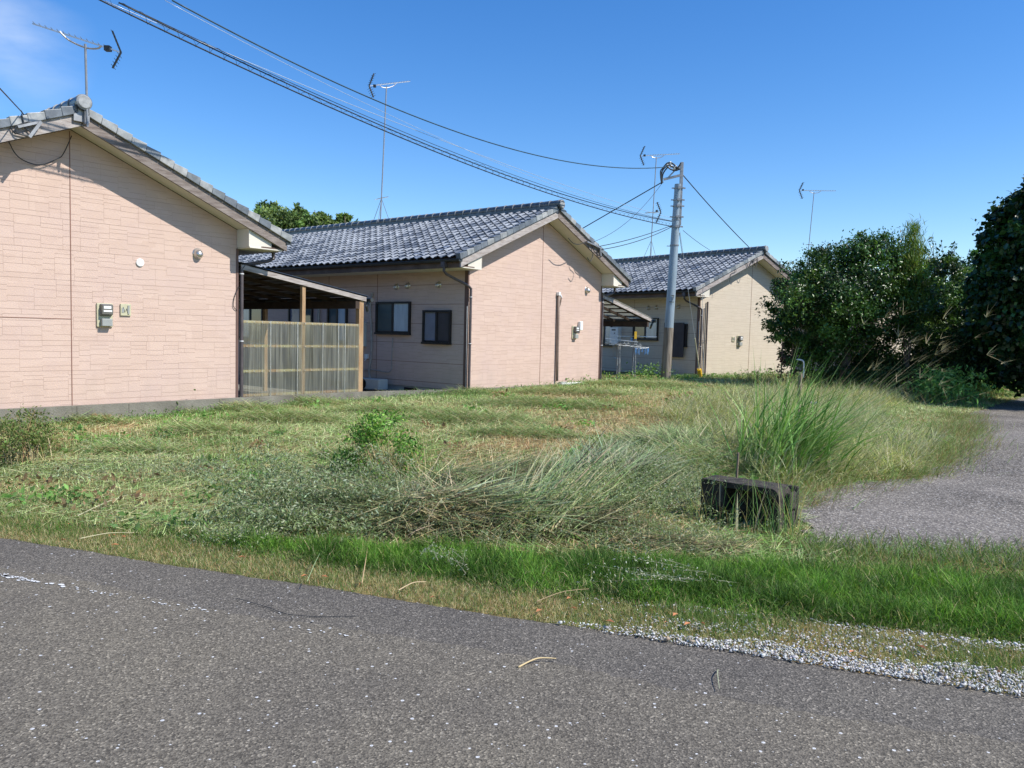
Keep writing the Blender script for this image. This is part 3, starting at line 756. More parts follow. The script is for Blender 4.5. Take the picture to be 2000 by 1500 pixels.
# pipes, boxes and the rest on the side walls
def sd(i, px, py, a=-HW):
    A = loc(i, a, 0); B = loc(i, a, 1); P = atP(px, py, A, B) - ORG[i]
    c, s = math.cos(PSI[i]), math.sin(PSI[i]); return Vector((a, -P.x * s + P.y * c, P.z))
def sdp(i, pts, a): return [sd(i, x, y, a) for x, y in pts]
cable_loop(H2, sdp(2, [(722, 588), (727, 578), (726, 574), (723, 600), (725, 640), (725, 690), (721, 725), (724, 745)], -HW - .05), .026, 'hose_cover', 'cover')
cable_loop(H2, sdp(2, [(767, 660), (765, 700), (764, 722), (755, 727), (735, 723), (710, 722)], -HW - .03), .012, 'hose', 'cover')
part('fuse_box', H2, M['acgrey'], lambda b: b.box(-HW - .13, -HW - .001, 3.38, 3.62, .85, 1.46), bevel=.01)
part('water_pipe', H2, M['steel'], lambda b: b.tube([(-HW - .05, 5.27, 2.5), (-HW - .05, 5.27, -.2)], .035, 8))
part('outside_tap', H2, M['white'], lambda b: (b.box(-HW - .06, -HW - .001, 3.30, 3.40, .55, .66), b.tube([(-HW - .03, 3.35, .56), (-HW - .09, 3.35, .5)], .012, 6)))
gas = part('gas_heater', H3, M['white'], lambda b: b.box(-HW - .2, -HW - .001, 3.62, 4.05, .95, 1.62), bevel=.015)
part('display', gas, M['black'], lambda b: (b.box(-HW - .204, -HW - .2005, 3.75, 3.95, 1.5, 1.55), b.box(-HW - .204, -HW - .2005, 3.78, 3.82, 1.38, 1.42)))
part('heater_pipe', gas, M['chrome'], lambda b: (b.tube([(-HW - .1, 3.75, .95), (-HW - .1, 3.75, .1)], .018, 6), b.tube([(-HW - .1, 3.9, .95), (-HW - .1, 3.9, .5), (-HW - .2, 3.5, .45)], .014, 6)))
# blind on the small window of the cream house
part('bamboo_blind', H3, M['meshscreen'], lambda b: b.box(-HW - .11, -HW - .09, .55, 1.45, .62, 1.80))
# mounting plates at the near gable apex
part('mast_plate', H1, M['steel'], lambda b: (b.box(-.12, .10, -OV - .085, -OV - .058, HA + .05, HA + .24), b.box(.01, .05, -OV - .14, -OV - .085, HA + .02, HA + .30)), bevel=.004)

# ------------------------------------------------------------------ low wall along the lots
def lowwall():
    b = MB(); P = [Vector((p.x, p.y, 0)) for p in CURB[:5]]
    for k in range(len(P) - 1):
        d = (P[k + 1] - P[k]); n = Vector((-d.y, d.x, 0)).normalized(); q0, q1 = P[k], P[k + 1]
        t0, t1 = (.258, .258) if k < 2 else ((.258, .262) if k == 2 else (.262, .25))
        if k == 3: t0 = .262; t1 = .215
        b.prism([tuple(q0 - n * .0 + Vector((0, 0, -.3))), tuple(q0 + Vector((0, 0, t0))), tuple(q0 + n * .09 + Vector((0, 0, t0))), tuple(q0 + n * .09 + Vector((0, 0, -.3)))], tuple(q1 - q0))
        b.mi = 1; L_ = d.length; e = d.normalized(); s = .45
        while s < L_ and k < 3:
            c = q0 + e * s - n * .0016; b.quad(*[tuple(c + e * x + Vector((0, 0, z))) for x, z in ((-.003, -.2), (.003, -.2), (.003, .25), (-.003, .25))]); s += .78
        b.mi = 0
    o = b.build('low_wall', [M['concrete'], M['mossconc']]); tag(o, 'low grey concrete wall running along the foot of the houses', 'low wall')
lowwall()

# ------------------------------------------------------------------ lean-to with corrugated screen, beside the left house
def lt(h, i, label, zhi, zlo, a1, screen, cols):
    t = thing('lean_to', label, 'lean-to', ORG[i], PSI[i])
    a0 = HW + .06; z = lambda a: zhi + (zlo - zhi) * (a - a0) / (a1 - a0)
    D = cols
    def frame(b):
        k = 0
        for y in np.arange(.02, D + .01, .91 if screen else .62):       # rafters
            b.prism([(a0, y, z(a0) - .06), (a1, y, z(a1) - .06), (a1, y, z(a1) - .13), (a0, y, z(a0) - .13)], (0, .045, 0))
        for a in np.arange(a0 + .05, a1, .455):
            b.box(a, a + .04, 0, D, z(a + .04) - .062, z(a + .04) - .024)
        b.box(a1 - .22, a1 - .12, -.0, D, z(a1) - .27, z(a1) - .115)      # eave beam
    part('rafters', t, M['darkwood'], frame)
    def fas(b): b.prism([(a0, -.03, z(a0) - .025), (a1 + .03, -.03, z(a1) - .025), (a1 + .03, -.03, z(a1) - .115), (a0, -.03, z(a0) - .115)], (0, .028, 0))
    part('fascia_board', t, M['wood'], fas)
    def sheet(b):
        n = 60; 
        for k in range(int(D / .05)):
            y0, y1 = -.05 + k * .05, -.05 + (k + .5) * .05; y2 = y0 + .05
            for (ya, da, yb, db) in ((y0, 0, y1, .018), (y1, .018, y2, 0)):
                b.quad((a0 - .03, ya, z(a0 - .03) + da), (a1 + .1, ya, z(a1 + .1) + da), (a1 + .1, yb, z(a1 + .1) + db), (a0 - .03, yb, z(a0 - .03) + db))
    part('roof_sheet', t, M['poly'] if not screen else M['gutter'], sheet)
    part('eave_gutter', t, M['gutter'], lambda b: (b.tube([(a1 + .12, -.1, z(a1) - .08), (a1 + .12, D, z(a1) - .08)], .045, 8), b.tube([(a1 + .12, -.02, z(a1) - .09), (a1 + .05, -.0, z(a1) - .2), (a1 + .16, .1, z(a1) - .3)], .03, 8)))
    def post(a, y, w=.085):
        part('post', t, M['pine'], lambda b: b.box(a - w / 2, a + w / 2, y, y + w, -.03 if y < .2 else -.25, z(a) - .12), bevel=.004)
    if screen:
        post(4.16, .0, .075); post(5.55, .0, .115)
        for y in (3.5, 7.0): post(5.55, y)
        for zz in (.0, .44, .90, 1.335):
            part('rail', t, M['moss_rail'], lambda b: (b.box(a0 + .02, 4.117, .012, .052, zz, zz + .045), b.box(4.2, 5.488, .012, .052, zz, zz + .045)))
        def cor(b):
            x = a0 + .02; n = int((5.49 - x) / .0315 * 4)
            pts = []
            for k in range(n + 1):
                pts.append((x + (5.49 - x) * k / n, -.014 - .011 * math.cos(k * math.pi / 2)))
            for k in range(n):
                (xa, ya), (xb, yb) = pts[k], pts[k + 1]; b.quad((xa, ya, -.03), (xb, yb, -.03), (xb, yb, 1.385), (xa, ya, 1.385))
        sc = part('corrugated_screen', t, M['poly'], cor, smooth=True)
        def screws(b):
            for zz in (.02, .46, .92, 1.357):
                for k in range(17): b.box(a0 + .1 + k * .155, a0 + .118 + k * .155, -.035, -.026, zz - .009, zz + .009)
            for x in (3.42, 4.0, 4.58, 4.95, 5.12): b.box(x - .004, x + .012, -.031, -.0255, -.03, 1.385)
        part('screw_heads', sc, M['chrome'], screws)
    else:
        post(5.5, 3.2)
    return t
lt(H1, 1, 'dark wooden lean-to with a translucent corrugated screen between the two pink houses', 2.40, 1.965, 5.62, True, 8.5)
lt(H2, 2, 'open lean-to with see-through roof panels on the right of the middle pink house', 2.43, 1.845, 5.62, False, 4.2)
for i, nm in ((1, 'yard'), (2, 'yard')):
    b = MB(); b.poly([tuple(loc(i, x, y, -.0).xy) + (.045 if i == 1 else .05,) for x, y in ((HW, .01), (8.0, .01 if i == 1 else -.2), (8.0, 9), (HW, 9))])
    tag(b.build(nm, M['yard']), kind='structure')

# things in the gaps between the houses
ac = thing('air_conditioner', 'grey outdoor air conditioner unit at the foot of the middle pink house', 'air conditioner', loc(2, -HW - .33, 2.8, -.25), PSI[2])
part('casing', ac, M['acgrey'], lambda b: b.box(-.15, .15, -.42, .42, .03, .58 - .29 + .0), bevel=.02)
def fan(b):
    for r_ in (.06, .09, .12, .15): 
        P = [(-.158, .16 + r_ * .8 * math.cos(q * math.pi / 10), .155 + r_ * .8 * math.sin(q * math.pi / 10)) for q in range(21)]; b.tube(P, .004, 4, False)
    b.tube([(-.1505, .16, .155), (-.154, .16, .155)], [.125, .125], 20)
part('fan_grille', ac, M['black'], fan)
part('foot', ac, M['black'], lambda b: (b.box(-.16, .16, -.3, -.24, 0, .03), b.box(-.16, .16, .24, .3, 0, .03)))
ac.location.z = .27 - .2
tray = thing('drain_tray', 'white plastic tray lying at the foot of the middle gable', 'tray', loc(2, 1.1, -.19, -.02), PSI[2])
part('shell', tray, M['white'], lambda b: (b.box(-.5, .5, -.08, .08, 0, .015), b.box(-.5, .5, -.08, -.065, .015, .05), b.box(-.5, .5, .065, .08, .015, .05), b.box(-.5, -.485, -.065, .065, .015, .05), b.box(.485, .5, -.065, .065, .015, .05)))
part('hose_socket', tray, M['meter_grey'], lambda b: b.box(-.48, -.2, -.05, .05, .016, .075), bevel=.01)

# laundry poles and hangers
def laundry():
    Y = 24.2
    for k, px in enumerate((1208, 1238)):
        P0 = atY(px, 742, Y - k * .1); P1 = atY(px + (3 if k == 0 else 1), 668 if k == 0 else 652, Y - k * .1)
        t = thing('laundry_stand', ('pair of thin poles of a laundry stand under the lean-to edge', 'laundry stand with a yellow sleeve right beside the lean-to')[k], 'laundry stand', (P0.x, P0.y, .05))
        def st(b):
            for dx in ((-.07, .0, .03) if k == 0 else (-.05, .03)):
                b.tube([(dx, 0, 0), (dx * .6, 0, P1.z - .05)], .016, 7)
            b.tube([(-.14, 0, P1.z - .12), (.14, 0, P1.z - .12)], .012, 6)
        part('upright', t, M['steel'], st)
        if k == 1: part('yellow_sleeve', t, M['yellow'], lambda b: b.box(-.035, .035, -.05, -.0, P1.z - .2, P1.z + .02))
        else: part('clothes_peg_bag', t, M['blue'], lambda b: b.box(.33, .38, -.05, -.02, P1.z - .02, P1.z + .09))
    for k, (a, c) in enumerate((((1182, 661), (1246, 668)), ((1186, 656), (1283, 658)))):
        p, q = atY(*a, Y - .12 + k * .5), atY(*c, Y - .12 + k * .5)
        o = part('laundry_pole', None, M['chrome'], lambda b: b.tube([p, q], .013, 7)); tag(o, ('steel laundry rod sloping towards the lean-to, hung with hangers', 'upper level laundry rod crossing in front of the cream house window')[k], 'laundry rod')
    for k in range(9):
        px = 1184 + k * 8.5 + rnd.uniform(-2, 2); p = atY(px, 662 + (px - 1182) * .11 + 1, Y - .12); w = .17
        o = MB(); o.tube([p, p + Vector((0, 0, -.05)), p + Vector((-w, .03 * rnd.uniform(-1, 1), -.12)), p + Vector((w, 0, -.12)), p + Vector((0, 0, -.05))], .006, 5)
        o = o.build('clothes_hanger', M['white'] if k % 3 else M['cable']); tag(o, 'wire clothes hanger on the laundry rod by the lean-to', 'hanger', 'clothes hangers on the laundry rod')
    c = atY(1254, 680, Y - .2); t = thing('peg_hanger', 'blue and white round hanger with dangling pegs by the cream house window', 'peg hanger', c)
    part('ring', t, M['white'], lambda b: b.tube([(.2 * math.cos(q * .524), .12 * math.sin(q * .524), .03 * math.cos(q * .5)) for q in range(13)], .008, 5))
    def pegs(b):
        for q in range(12): x, y = .2 * math.cos(q * .524), .12 * math.sin(q * .524); b.box(x - .008, x + .008, y - .008, y + .008, -.12 - .04 * (q % 3), 0)
    part('pegs', t, M['blue'], pegs)
laundry()

# ------------------------------------------------------------------ utility pole
pb = atZ(1300, 742, .24); PY = pb.y
ptop = atY(1325, 360, PY); pbrk = atY(1306.5, 640, PY)
pole = thing('utility_pole', 'grey-blue steel utility pole with a brown lower sheath in front of the cream house', 'utility pole', pb)
rel = lambda v: v - pb
part('shaft', pole, M['poleblue'], lambda b: b.tube([rel(pb + (pbrk - pb) * 1.0), rel(ptop)], [.137, .112], 20), smooth=False)
part('lower_sheath', pole, M['polebrown'], lambda b: b.tube([(0, 0, -.3), rel(pb), rel(pbrk)], [.15, .148, .142], 20))
for (py, e) in ((368, 1), (391, 1), (403, 1), (424, 1), (429, 0), (443, 1), (479, 0)):
    def band(b):
        c = atY(1325 - (py - 360) * .0658, py, PY) - pb
        b.tube([c + Vector((0, 0, -.02)), c + Vector((0, 0, .02))], .126 + (py - 360) * .0001, 16)
        if e: b.bar(c + Vector((-.2, -.03, 0)), c + Vector((-.1, -.03, 0)), .03, .03); b.bar(c + Vector((.1, -.1, 0)), c + Vector((.2, -.1, -.01)), .03, .04); b.box(c.x - .03, c.x + .06, c.y - .16, c.y - .12, c.z - .035, c.z + .035)
    part('band', pole, M['steel'], band)
for py in (481, 504, 540):
    c = atY(1318 - (py - 450) * .06, py, PY) - pb
    part('step_bolt', pole, M['steel'], lambda b: b.bar(c + Vector((-.22 if py == 481 else .08, -.02, 0)), c + Vector((-.1 if py == 481 else .17, -.02, 0)), .02, .02))
def polemark(b):                                   # the number stencilled on the pole
    for (x0, y0, x1, y1) in ((1311.5, 577, 1316.5, 577.5), (1316.5, 577.5, 1313.5, 587), (1307, 589.5, 1316, 590)):
        p, q = atY(x0, y0, PY - .15) - pb, atY(x1, y1, PY - .15) - pb; b.bar(p, q, .012, .022)
part('pole_number', pole, M['black'], polemark)
at_ = lambda x, y, d=0.0: atY(x, y, PY + d) - pb
def mast(b):
    b.bar(at_(1327, 440, -.05), at_(1332, 317, -.05), .09, .09)
part('top_mast', pole, M['steel'], mast, bevel=.006)
def arm(b):
    b.bar(at_(1328, 342.5, -.1), at_(1296, 350.5, -.1), .045, .07); b.bar(at_(1329, 321, -.1), at_(1303, 349, -.1), .04, .04); b.bar(at_(1328, 327, -.1), at_(1316, 332, -.1), .04, .05)
part('bracket', pole, M['steel'], arm)
def ins(b):
    for x, y in ((1304, 322), (1309, 319), (1311, 324), (1317, 328), (1319, 326)):
        c = at_(x, y, -.15); b.tube([c + Vector((0, 0, -.05)), c, c + Vector((0, 0, .05))], [.03, .055, .025], 8)
part('insulator', pole, M['white'], ins)
def curve(pts, n=8):
    P = []
    for k in range(len(pts) - 1):
        p0, p1, p2, p3 = [pts[max(0, min(len(pts) - 1, k + d))] for d in (-1, 0, 1, 2)]
        for j in range(n):
            t = j / n; P.append(.5 * ((2 * p1) + (p2 - p0) * t + (2 * p0 - 5 * p1 + 4 * p2 - p3) * t * t + (3 * p1 - p0 - 3 * p2 + p3) * t ** 3))
    P.append(pts[-1]); return P
def loops(b):
    for pts in ([(1311, 318), (1303, 319), (1295, 328), (1290.5, 334), (1290.5, 345), (1292, 357)], [(1306, 322), (1297, 329), (1293, 336), (1291.5, 346), (1292.5, 356)], [(1304, 327), (1298, 334), (1294, 343), (1293, 357)],
                [(1311, 318), (1316, 321), (1322, 327), (1328, 331)], [(1305, 320), (1314, 326), (1324, 327), (1330, 318)], [(1303, 324), (1309, 330), (1319, 333), (1328, 330)]):
        b.tube(curve([at_(x, y, -.18) for x, y in pts]), .022, 6)
    b.tube([at_(1292, 356, -.18), at_(1294, 358, -.18)], .05, 8)
part('jumper_cable', pole, M['cable'], loops)

# guy wire with its yellow guard
g0, g1 = atY(1328, 452, PY), atZ(1368, 738, .24)
t = thing('guy_wire', 'thin guy wire ending in a yellow guard at the corner of the cream house', 'guy wire', g1)
gp = [g1, atP(1356, 660, g1.xy, g0.xy), atP(1335, 520, g1.xy, g0.xy), g0]
part('wire', t, M['thinwire'], lambda b: b.tube([p - g1 for p in (g1, g0)], .007, 5))
gd = (g0 - g1).normalized()
part('upper_sleeve', t, M['cream_box'], lambda b: b.tube([gd * .28, gd * 1.45], .022, 8))
part('yellow_guard', t, M['yellow'], lambda b: b.tube([gd * 0.0, gd * .32], .075, 12))

# ------------------------------------------------------------------ overhead cables
def cable(label, A, B, pix, r, mt='cable', spiral=None, name='overhead_cable', cat='cable', n=60):
    """A, B: plan points the cable runs between; pix: where the photo shows it pass; a parabola is fitted through these"""
    P = [atP(x, y, A, B) for x, y in pix]
    a = Vector((A[0], A[1], 0)); e = Vector((B[0] - A[0], B[1] - A[1], 0)); Ln = e.length; e.normalize()
    s = [(Vector((p.x, p.y, 0)) - a).dot(e) for p in P]; deg = min(2, len(P) - 1)
    co = np.polyfit(s, [p.z for p in P], deg)
    s0, s1 = min(s), max(s)
    q = [a + e * x + Vector((0, 0, float(np.polyval(co, x)))) for x in np.linspace(s0, s1, n)]
    b = MB(); b.tube(q, r, 6)
    if spiral:
        rr, pitch, wr = spiral; S = []
        side = Vector((-e.y, e.x, 0)); N_ = int((s1 - s0) / pitch * 14); rq = random.Random(len(label))
        ph = 0
        for k in range(N_ + 1):
            x = s0 + (s1 - s0) * k / N_; ph += 2 * math.pi / 14 * rq.uniform(.6, 1.4)
            rad = rr * (1 + .35 * math.sin(x * .9) + .15 * math.sin(x * 5))
            c = a + e * x + Vector((0, 0, float(np.polyval(co, x))))
            S.append(c + side * rad * math.cos(ph) + Vector((0, 0, rad * .8 + rad * math.sin(ph))))
        b.tube(S, wr, 4)
    o = b.build(name, M[mt], smooth=True); return tag(o, label, cat)
PT = (ptop.x, ptop.y)
EA = (-6.6, 9.3); EB = (-6.0, 9.6)
cable('spiral-wrapped telephone cable, lowest of the strands sloping down from the top left', PT, EA, [(180, -2), (510, 144), (750, 252), (990, 351), (1150, 405), (1312, 441)], .012, spiral=(.042, .23, .0028))
cable('plain dark cable just above the spiral-wrapped one, starting at the top left', PT, EA, [(232, -2), (360, 66), (475, 131), (600, 188), (750, 243), (1000, 344), (1150, 395), (1312, 433)], .011)
cable('second plain dark strand touching the one above the spiral-wrapped cable', PT, EA, [(240, -2), (368, 68), (478, 130), (600, 184), (750, 236), (1000, 338), (1150, 391), (1312, 432)], .006, n=50)
cable('hair-thin pale steel wire between the upper and lower cables', PT, EA, [(205, -2), (510, 135), (750, 232), (1000, 325), (1160, 378), (1312, 427)], .005, 'thinwire')
cable('twisted teal power cable, uppermost of all, ending at the pole bracket', PT, EB, [(336, -2), (510, 93), (750, 205), (990, 289), (1140, 318), (1278, 329), (1303, 326)], .012, 'cablegreen')
cable('thin pale wire just under the uppermost teal cable', PT, EB, [(322, -2), (480, 85), (640, 165), (800, 250), (1000, 325), (1312, 431)], .0035, 'thinwire')
# service drops
def drop(label, p, q, sag, r=.012, mt='cable', n=14):
    b = MB(); b.tube([p.lerp(q, k / n) - Vector((0, 0, sag * 4 * (k / n) * (1 - k / n))) for k in range(n + 1)], r, 5)
    tag(b.build('service_drop', M[mt], smooth=True), label, 'cable')
br2 = loc(2, 1.95, -.5, 3.45)
drop('dark drop wire from the pole bracket down behind the middle ridge', atY(1293, 356, PY), atY(1138, 446, 26.5), .0, .016)
drop('drop wire from the pole to the bracket on the middle gable, upper of the two', atY(1312, 440, PY), loc(2, 1.7, -.5, 3.60), .06, .010)
drop('drop wire from the pole to the bracket on the middle gable, lower of the two', atY(1312, 443, PY), loc(2, 1.75, -.5, 3.52), .10, .010)
drop('broken-looking thin wire from the pole bracket to the middle gable', atY(1293, 358, PY), loc(2, 1.55, -.5, 3.72), .25, .006)
drop('dark wire running from the pole top right to the ridge of the cream house', atY(1333, 341, PY), atY(1462, 482, 29.5), .05, .016)
drop('thin wire from the pole to the middle of the cream roof', atY(1334, 450, PY), atY(1386, 488, 30.5), .03, .008)
drop('short cable hanging from the pole down to the cream roof', atY(1327, 455, PY), atY(1334, 505, 28.6), .03, .009)
drop('wire leaving the near left barge board towards the top left', gb(1, 42, 218, -.5).xyz * 0 + loc(1, *gb(1, 42, 218, -.5)), atY(-40, 130, 7.0), .0, .008)

# ------------------------------------------------------------------ TV antennas
def antenna(label, base, top, rz, boom=1.1, lower=None, guy=True, r=.018, tilt=.0, loop=True, s=1.0):
    t = thing('tv_antenna', label, 'antenna', base, 0.0, 'TV antennas on the house ridges')
    T = top - base
    part('mast', t, M['steel'], lambda b: b.tube([(0, 0, 0), T * .5, T], r, 8))
    d = Vector((math.cos(rz), math.sin(rz), tilt)).normalized(); sd_ = Vector((-d.y, d.x, 0)).normalized()
    def yagi(nm, c, L0, L1, sc, corner=True):
        f = part(nm, t, M['chrome'], lambda b: b.bar(c - d * L0, c + d * L1, .022 * sc, .022 * sc))
        def els(b):
            n = 13
            for k in range(n):
                p = c - d * L0 * .55 + d * (L1 + L0 * .5) * k / (n - 1); w = (.085 - .02 * k / n) * sc * 1.2
                b.tube([p - sd_ * w + Vector((0, 0, .014)), p + sd_ * w + Vector((0, 0, .014))], .005 * sc, 5)
        part('director', f, M['steel'], els)
        if corner:
            def ref(b):
                q = c - d * L0
                for u in (1, -1):
                    e = q + d * .15 * sc + Vector((0, 0, u * .34 * sc)); b.bar(q, e, .03 * sc, .03 * sc)
                    for k in range(1, 6):
                        p = q.lerp(e, k / 5.5); b.tube([p - sd_ * .16 * sc, p + sd_ * .16 * sc], .0055 * sc, 5)
                b.box(q.x + d.x * .18 - .04, q.x + d.x * .18 + .04, q.y + d.y * .18 - .04, q.y + d.y * .18 + .04, q.z + .0, q.z + .07)
            part('reflector', f, M['cable'], ref)
    yagi('boom', T + Vector((0, 0, .06 * s)), .55 * s * boom / 1.1, boom * s - .35 * s, s)
    if loop: part('mount_arm', t, M['chrome'], lambda b: b.tube(curve([T + d * (-.22) + Vector((0, 0, .05)), T + d * (-.16) + Vector((0, 0, -.01)), T + Vector((0, 0, -.05)), T + d * .22 + Vector((0, 0, -.02)), T + d * .34 + Vector((0, 0, .06))], 4), .013, 6))
    if lower:
        zz, sc, k = lower; c = T * zz; dd = d
        if k < 0: d = -d
        yagi('lower_boom', c, .28 * sc, .28 * sc, sc, k < 0); d = dd
    if guy:
        def lg(b):
            for q in range(3):
                a = q * 2.09 + .5; b.tube([T * .16, Vector((.32 * math.cos(a), .32 * math.sin(a), -.12))], .008, 5)
        part('stay', t, M['steel'], lg)
    return t
def lup(i, px, py, b): return loc(i, *gb(i, px, py, b))
antenna('television antenna with a long boom on the near left gable apex', lup(1, 171, 248, -.55), lup(1, 166.5, 86, -.55), math.radians(194) + 0, 1.25, guy=False, r=.017, tilt=.24, s=.78)
def onridge(i, px, ytop, b):
    base = loc(i, 0, b, TZ + .18); dist = base.y
    pxs = atY(px, ytop, dist); return base, Vector((base.x, base.y, pxs.z))
def ridge_b(i, px):
    lo, hi = -.3, 10.8
    for _ in range(40):
        mid = (lo + hi) / 2; p = loc(i, 0, mid, TZ); q = p - Vector((0, 0, CAMH)); y = q.dot(_F); x = 1000 + FPX * q.dot(_X) / y
        if x > px: lo = mid
        else: hi = mid
    return mid
bb_ = onridge(2, 744, 168, ridge_b(2, 743)); antenna('tall television antenna rising from the middle pink roof', bb_[0], bb_[1] + Vector((.12, 0, 0)), math.radians(35), 1.15, lower=(.16, .8, 1), tilt=.3)
bb_ = onridge(3, 1272, 306, ridge_b(3, 1270)); antenna('television antenna with two booms just left of the utility pole top', bb_[0], bb_[1] + Vector((.1, 0, 0)), math.radians(12), 1.25, lower=(.44, 1.2, -1), tilt=.12, s=1.1)
bb_ = onridge(4, 1578, 375, ridge_b(4, 1574)); antenna('far television antenna standing above the broadleaf tree', bb_[0], bb_[1] + Vector((.2, 0, 0)), math.radians(5), 1.3, lower=(.36, .8, 1), tilt=.03, s=1.15)

# ------------------------------------------------------------------ vegetation helpers
def C(*a): return np.array(a, float)
def pick(cols, n, var=.15, w=None):
    cols = np.array(cols, float); i = rng.choice(len(cols), n, p=w); c = cols[i] * rng.uniform(1 - var, 1 + var, (n, 1)) * rng.uniform(1 - var * .35, 1 + var * .35, (n, 3)); return c
def blades(P, az, ln, wd, t0, bend, col, segs=3, clampz=True, twist=None, taper=1.0, zmin=.004):
    n = len(P); az = np.broadcast_to(az, n); t0 = np.broadcast_to(t0, n); bend = np.broadcast_to(bend, n); ln = np.broadcast_to(ln, n); wd = np.broadcast_to(wd, n)
    dx, dy = np.cos(az), np.sin(az); tw = rng.uniform(-1.2, 1.2, n) if twist is None else np.broadcast_to(twist, n)
    # width direction
    wx = -np.sin(az + tw); wy = np.cos(az + tw)
    cur = P.astype(float).copy(); V = np.zeros((n, segs * 2 + 1, 3)); 
    for k in range(segs + 1):
        f = k / segs; w = wd * .5 * (1 - f ** 1.6) * (0.75 + .25 * min(1, f * 4))
        if k < segs:
            off = np.stack([wx * w, wy * w, rng.uniform(-.3, .3, n) * w], 1)
            V[:, 2 * k] = cur - off; V[:, 2 * k + 1] = cur + off
        else: V[:, 2 * k] = cur
        th = t0 + bend * f; st = ln / segs
        cur = cur + np.stack([np.sin(th) * dx * st, np.sin(th) * dy * st, np.cos(th) * st], 1)
        if clampz:
            g = hgt(cur[:, 0], cur[:, 1]) + zmin + wd * .5; cur[:, 2] = np.maximum(cur[:, 2], g)
    b = (np.arange(n) * (segs * 2 + 1))[:, None]
    F4 = np.concatenate([b + np.array([[2 * k, 2 * k + 1, 2 * k + 3, 2 * k + 2]]) for k in range(segs - 1)]) if segs > 1 else np.zeros((0, 4), int)
    F3 = b + np.array([[2 * segs - 2, 2 * segs - 1, 2 * segs]])
    return V.reshape(-1, 3), F4, F3, np.repeat(col, segs * 2 + 1, axis=0)
def join(parts):
    V, F4, F3, Cc = [], [], [], []; o = 0
    for v, f4, f3, c in parts:
        V.append(v); F4.append(f4 + o); F3.append(f3 + o); Cc.append(c); o += len(v)
    return np.concatenate(V), np.concatenate(F4), np.concatenate(F3), np.concatenate(Cc)
def emit(name, parts, m, parent=None):
    V, F4, F3, c = join(parts); F = [f for f in (F4, F3) if len(f)]
    return npmesh(name, V, F, m, col=c, parent=parent)
def leaves(P, size, col, nrm=None, aspect=.5, spread=1.0, droop=0.0):
    """rhombic leaves folded along the midrib: 4 verts, 2 tris"""
    n = len(P); size = np.broadcast_to(size, n)
    d = rng.normal(size=(n, 3)); d[:, 2] -= droop; d /= np.linalg.norm(d, axis=1, keepdims=True)
    nn = rng.normal(size=(n, 3)) * spread
    if nrm is not None: nn = nn + nrm
    nn -= d * (nn * d).sum(1, keepdims=True); nn /= np.linalg.norm(nn, axis=1, keepdims=True) + 1e-9
    s = np.cross(nn, d); L_ = size[:, None]; W = L_ * aspect * .5
    V = np.stack([P, P + d * L_ * .45 + s * W + nn * L_ * .06, P + d * L_ - nn * L_ * .04, P + d * L_ * .45 - s * W + nn * L_ * .06], 1).reshape(-1, 3)
    b = (np.arange(n) * 4)[:, None]
    F3 = np.concatenate([b + np.array([[0, 1, 2]]), b + np.array([[0, 2, 3]])])
    return V, np.zeros((0, 4), int), F3, np.repeat(col, 4, axis=0)
def inview(x, y, m=2.2):
    return (np.abs(x) < y * .665 + m)
def scatter(n, x0, x1, y0, y1, keep, fall=0.0, y_ref=5.0):
    out = []; tot = 0
    while tot < n:
        k = int(n * 1.5) + 100
        x = rng.uniform(x0, x1, k); y = rng.uniform(y0, y1, k)
        ok = inview(x, y) & keep(x, y)
        if fall: ok &= rng.random(k) < np.minimum(1, (y_ref / np.maximum(y, y_ref)) ** fall)
        out.append(np.stack([x[ok], y[ok]], 1)); tot += ok.sum()
        if len(out) > 60: break
    p = np.concatenate(out)[:n]; return np.column_stack([p, hgt(p[:, 0], p[:, 1])])

lin = lambda r, g, b: tuple(((c / 255) / 12.92 if c / 255 <= .04045 else ((c / 255 + .055) / 1.055) ** 2.4) for c in (r, g, b))
G_BRIGHT = [(.085, .205, .026), (.115, .26, .035), (.055, .145, .018), (.18, .32, .06)]
G_MID = [(.13, .20, .055), (.17, .23, .08), (.10, .16, .04)]
G_GREY = [(.28, .38, .14), (.35, .44, .18), (.20, .30, .09), (.46, .48, .25)]
STRAW = [(.52, .44, .24), (.60, .52, .31), (.43, .35, .17)]
BROWN = [(.40, .24, .12), (.32, .19, .09), (.48, .32, .17)]

def curb_keep(x, y): return (curb_y(x) - y > .03)
def lot(x, y): return (road_d(x, y) > .0) & (lane_d(x, y) < .05) & curb_keep(x, y)

# 1. lush fresh grass band beside the road
def lush_w(x, y):
    s, d = road_s(x, y), road_d(x, y)
    lo = np.interp(s, [-1, .8, 1.8, 3.2, 5.2, 7, 12], [.6, .45, .32, .34, .52, .74, .8]) + .10 * wav(x, y, 4, 3) + .05 * wav(x, y, 13, 1)
    hi = np.interp(s, [-1, .8, 1.8, 3.2, 5.2, 6.2, 7.5, 12], [.6, .62, .82, 1.22, 1.7, 2.0, 2.45, 2.7]) + .14 * wav(x, y, 3, 4) + .06 * wav(x, y, 11, 6)
    return np.minimum(d - lo, hi - d)
P = scatter(125000, -3.4, 7.5, 3.0, 7.5, lambda x, y: (lush_w(x, y) > -.04) & (rng.random(len(x)) < sstep(-.05, .1, lush_w(x, y))), 1.2, 4)
n = len(P); s_, d_ = road_s(P[:, 0], P[:, 1]), road_d(P[:, 0], P[:, 1])
thick = sstep(0, .25, lush_w(P[:, 0], P[:, 1])); tuft = np.clip(.5 + .9 * wav(P[:, 0], P[:, 1], 9, 5), 0, 1.2)
far = sstep(1.1, 2.1, d_ - .15 * (s_ - 4))
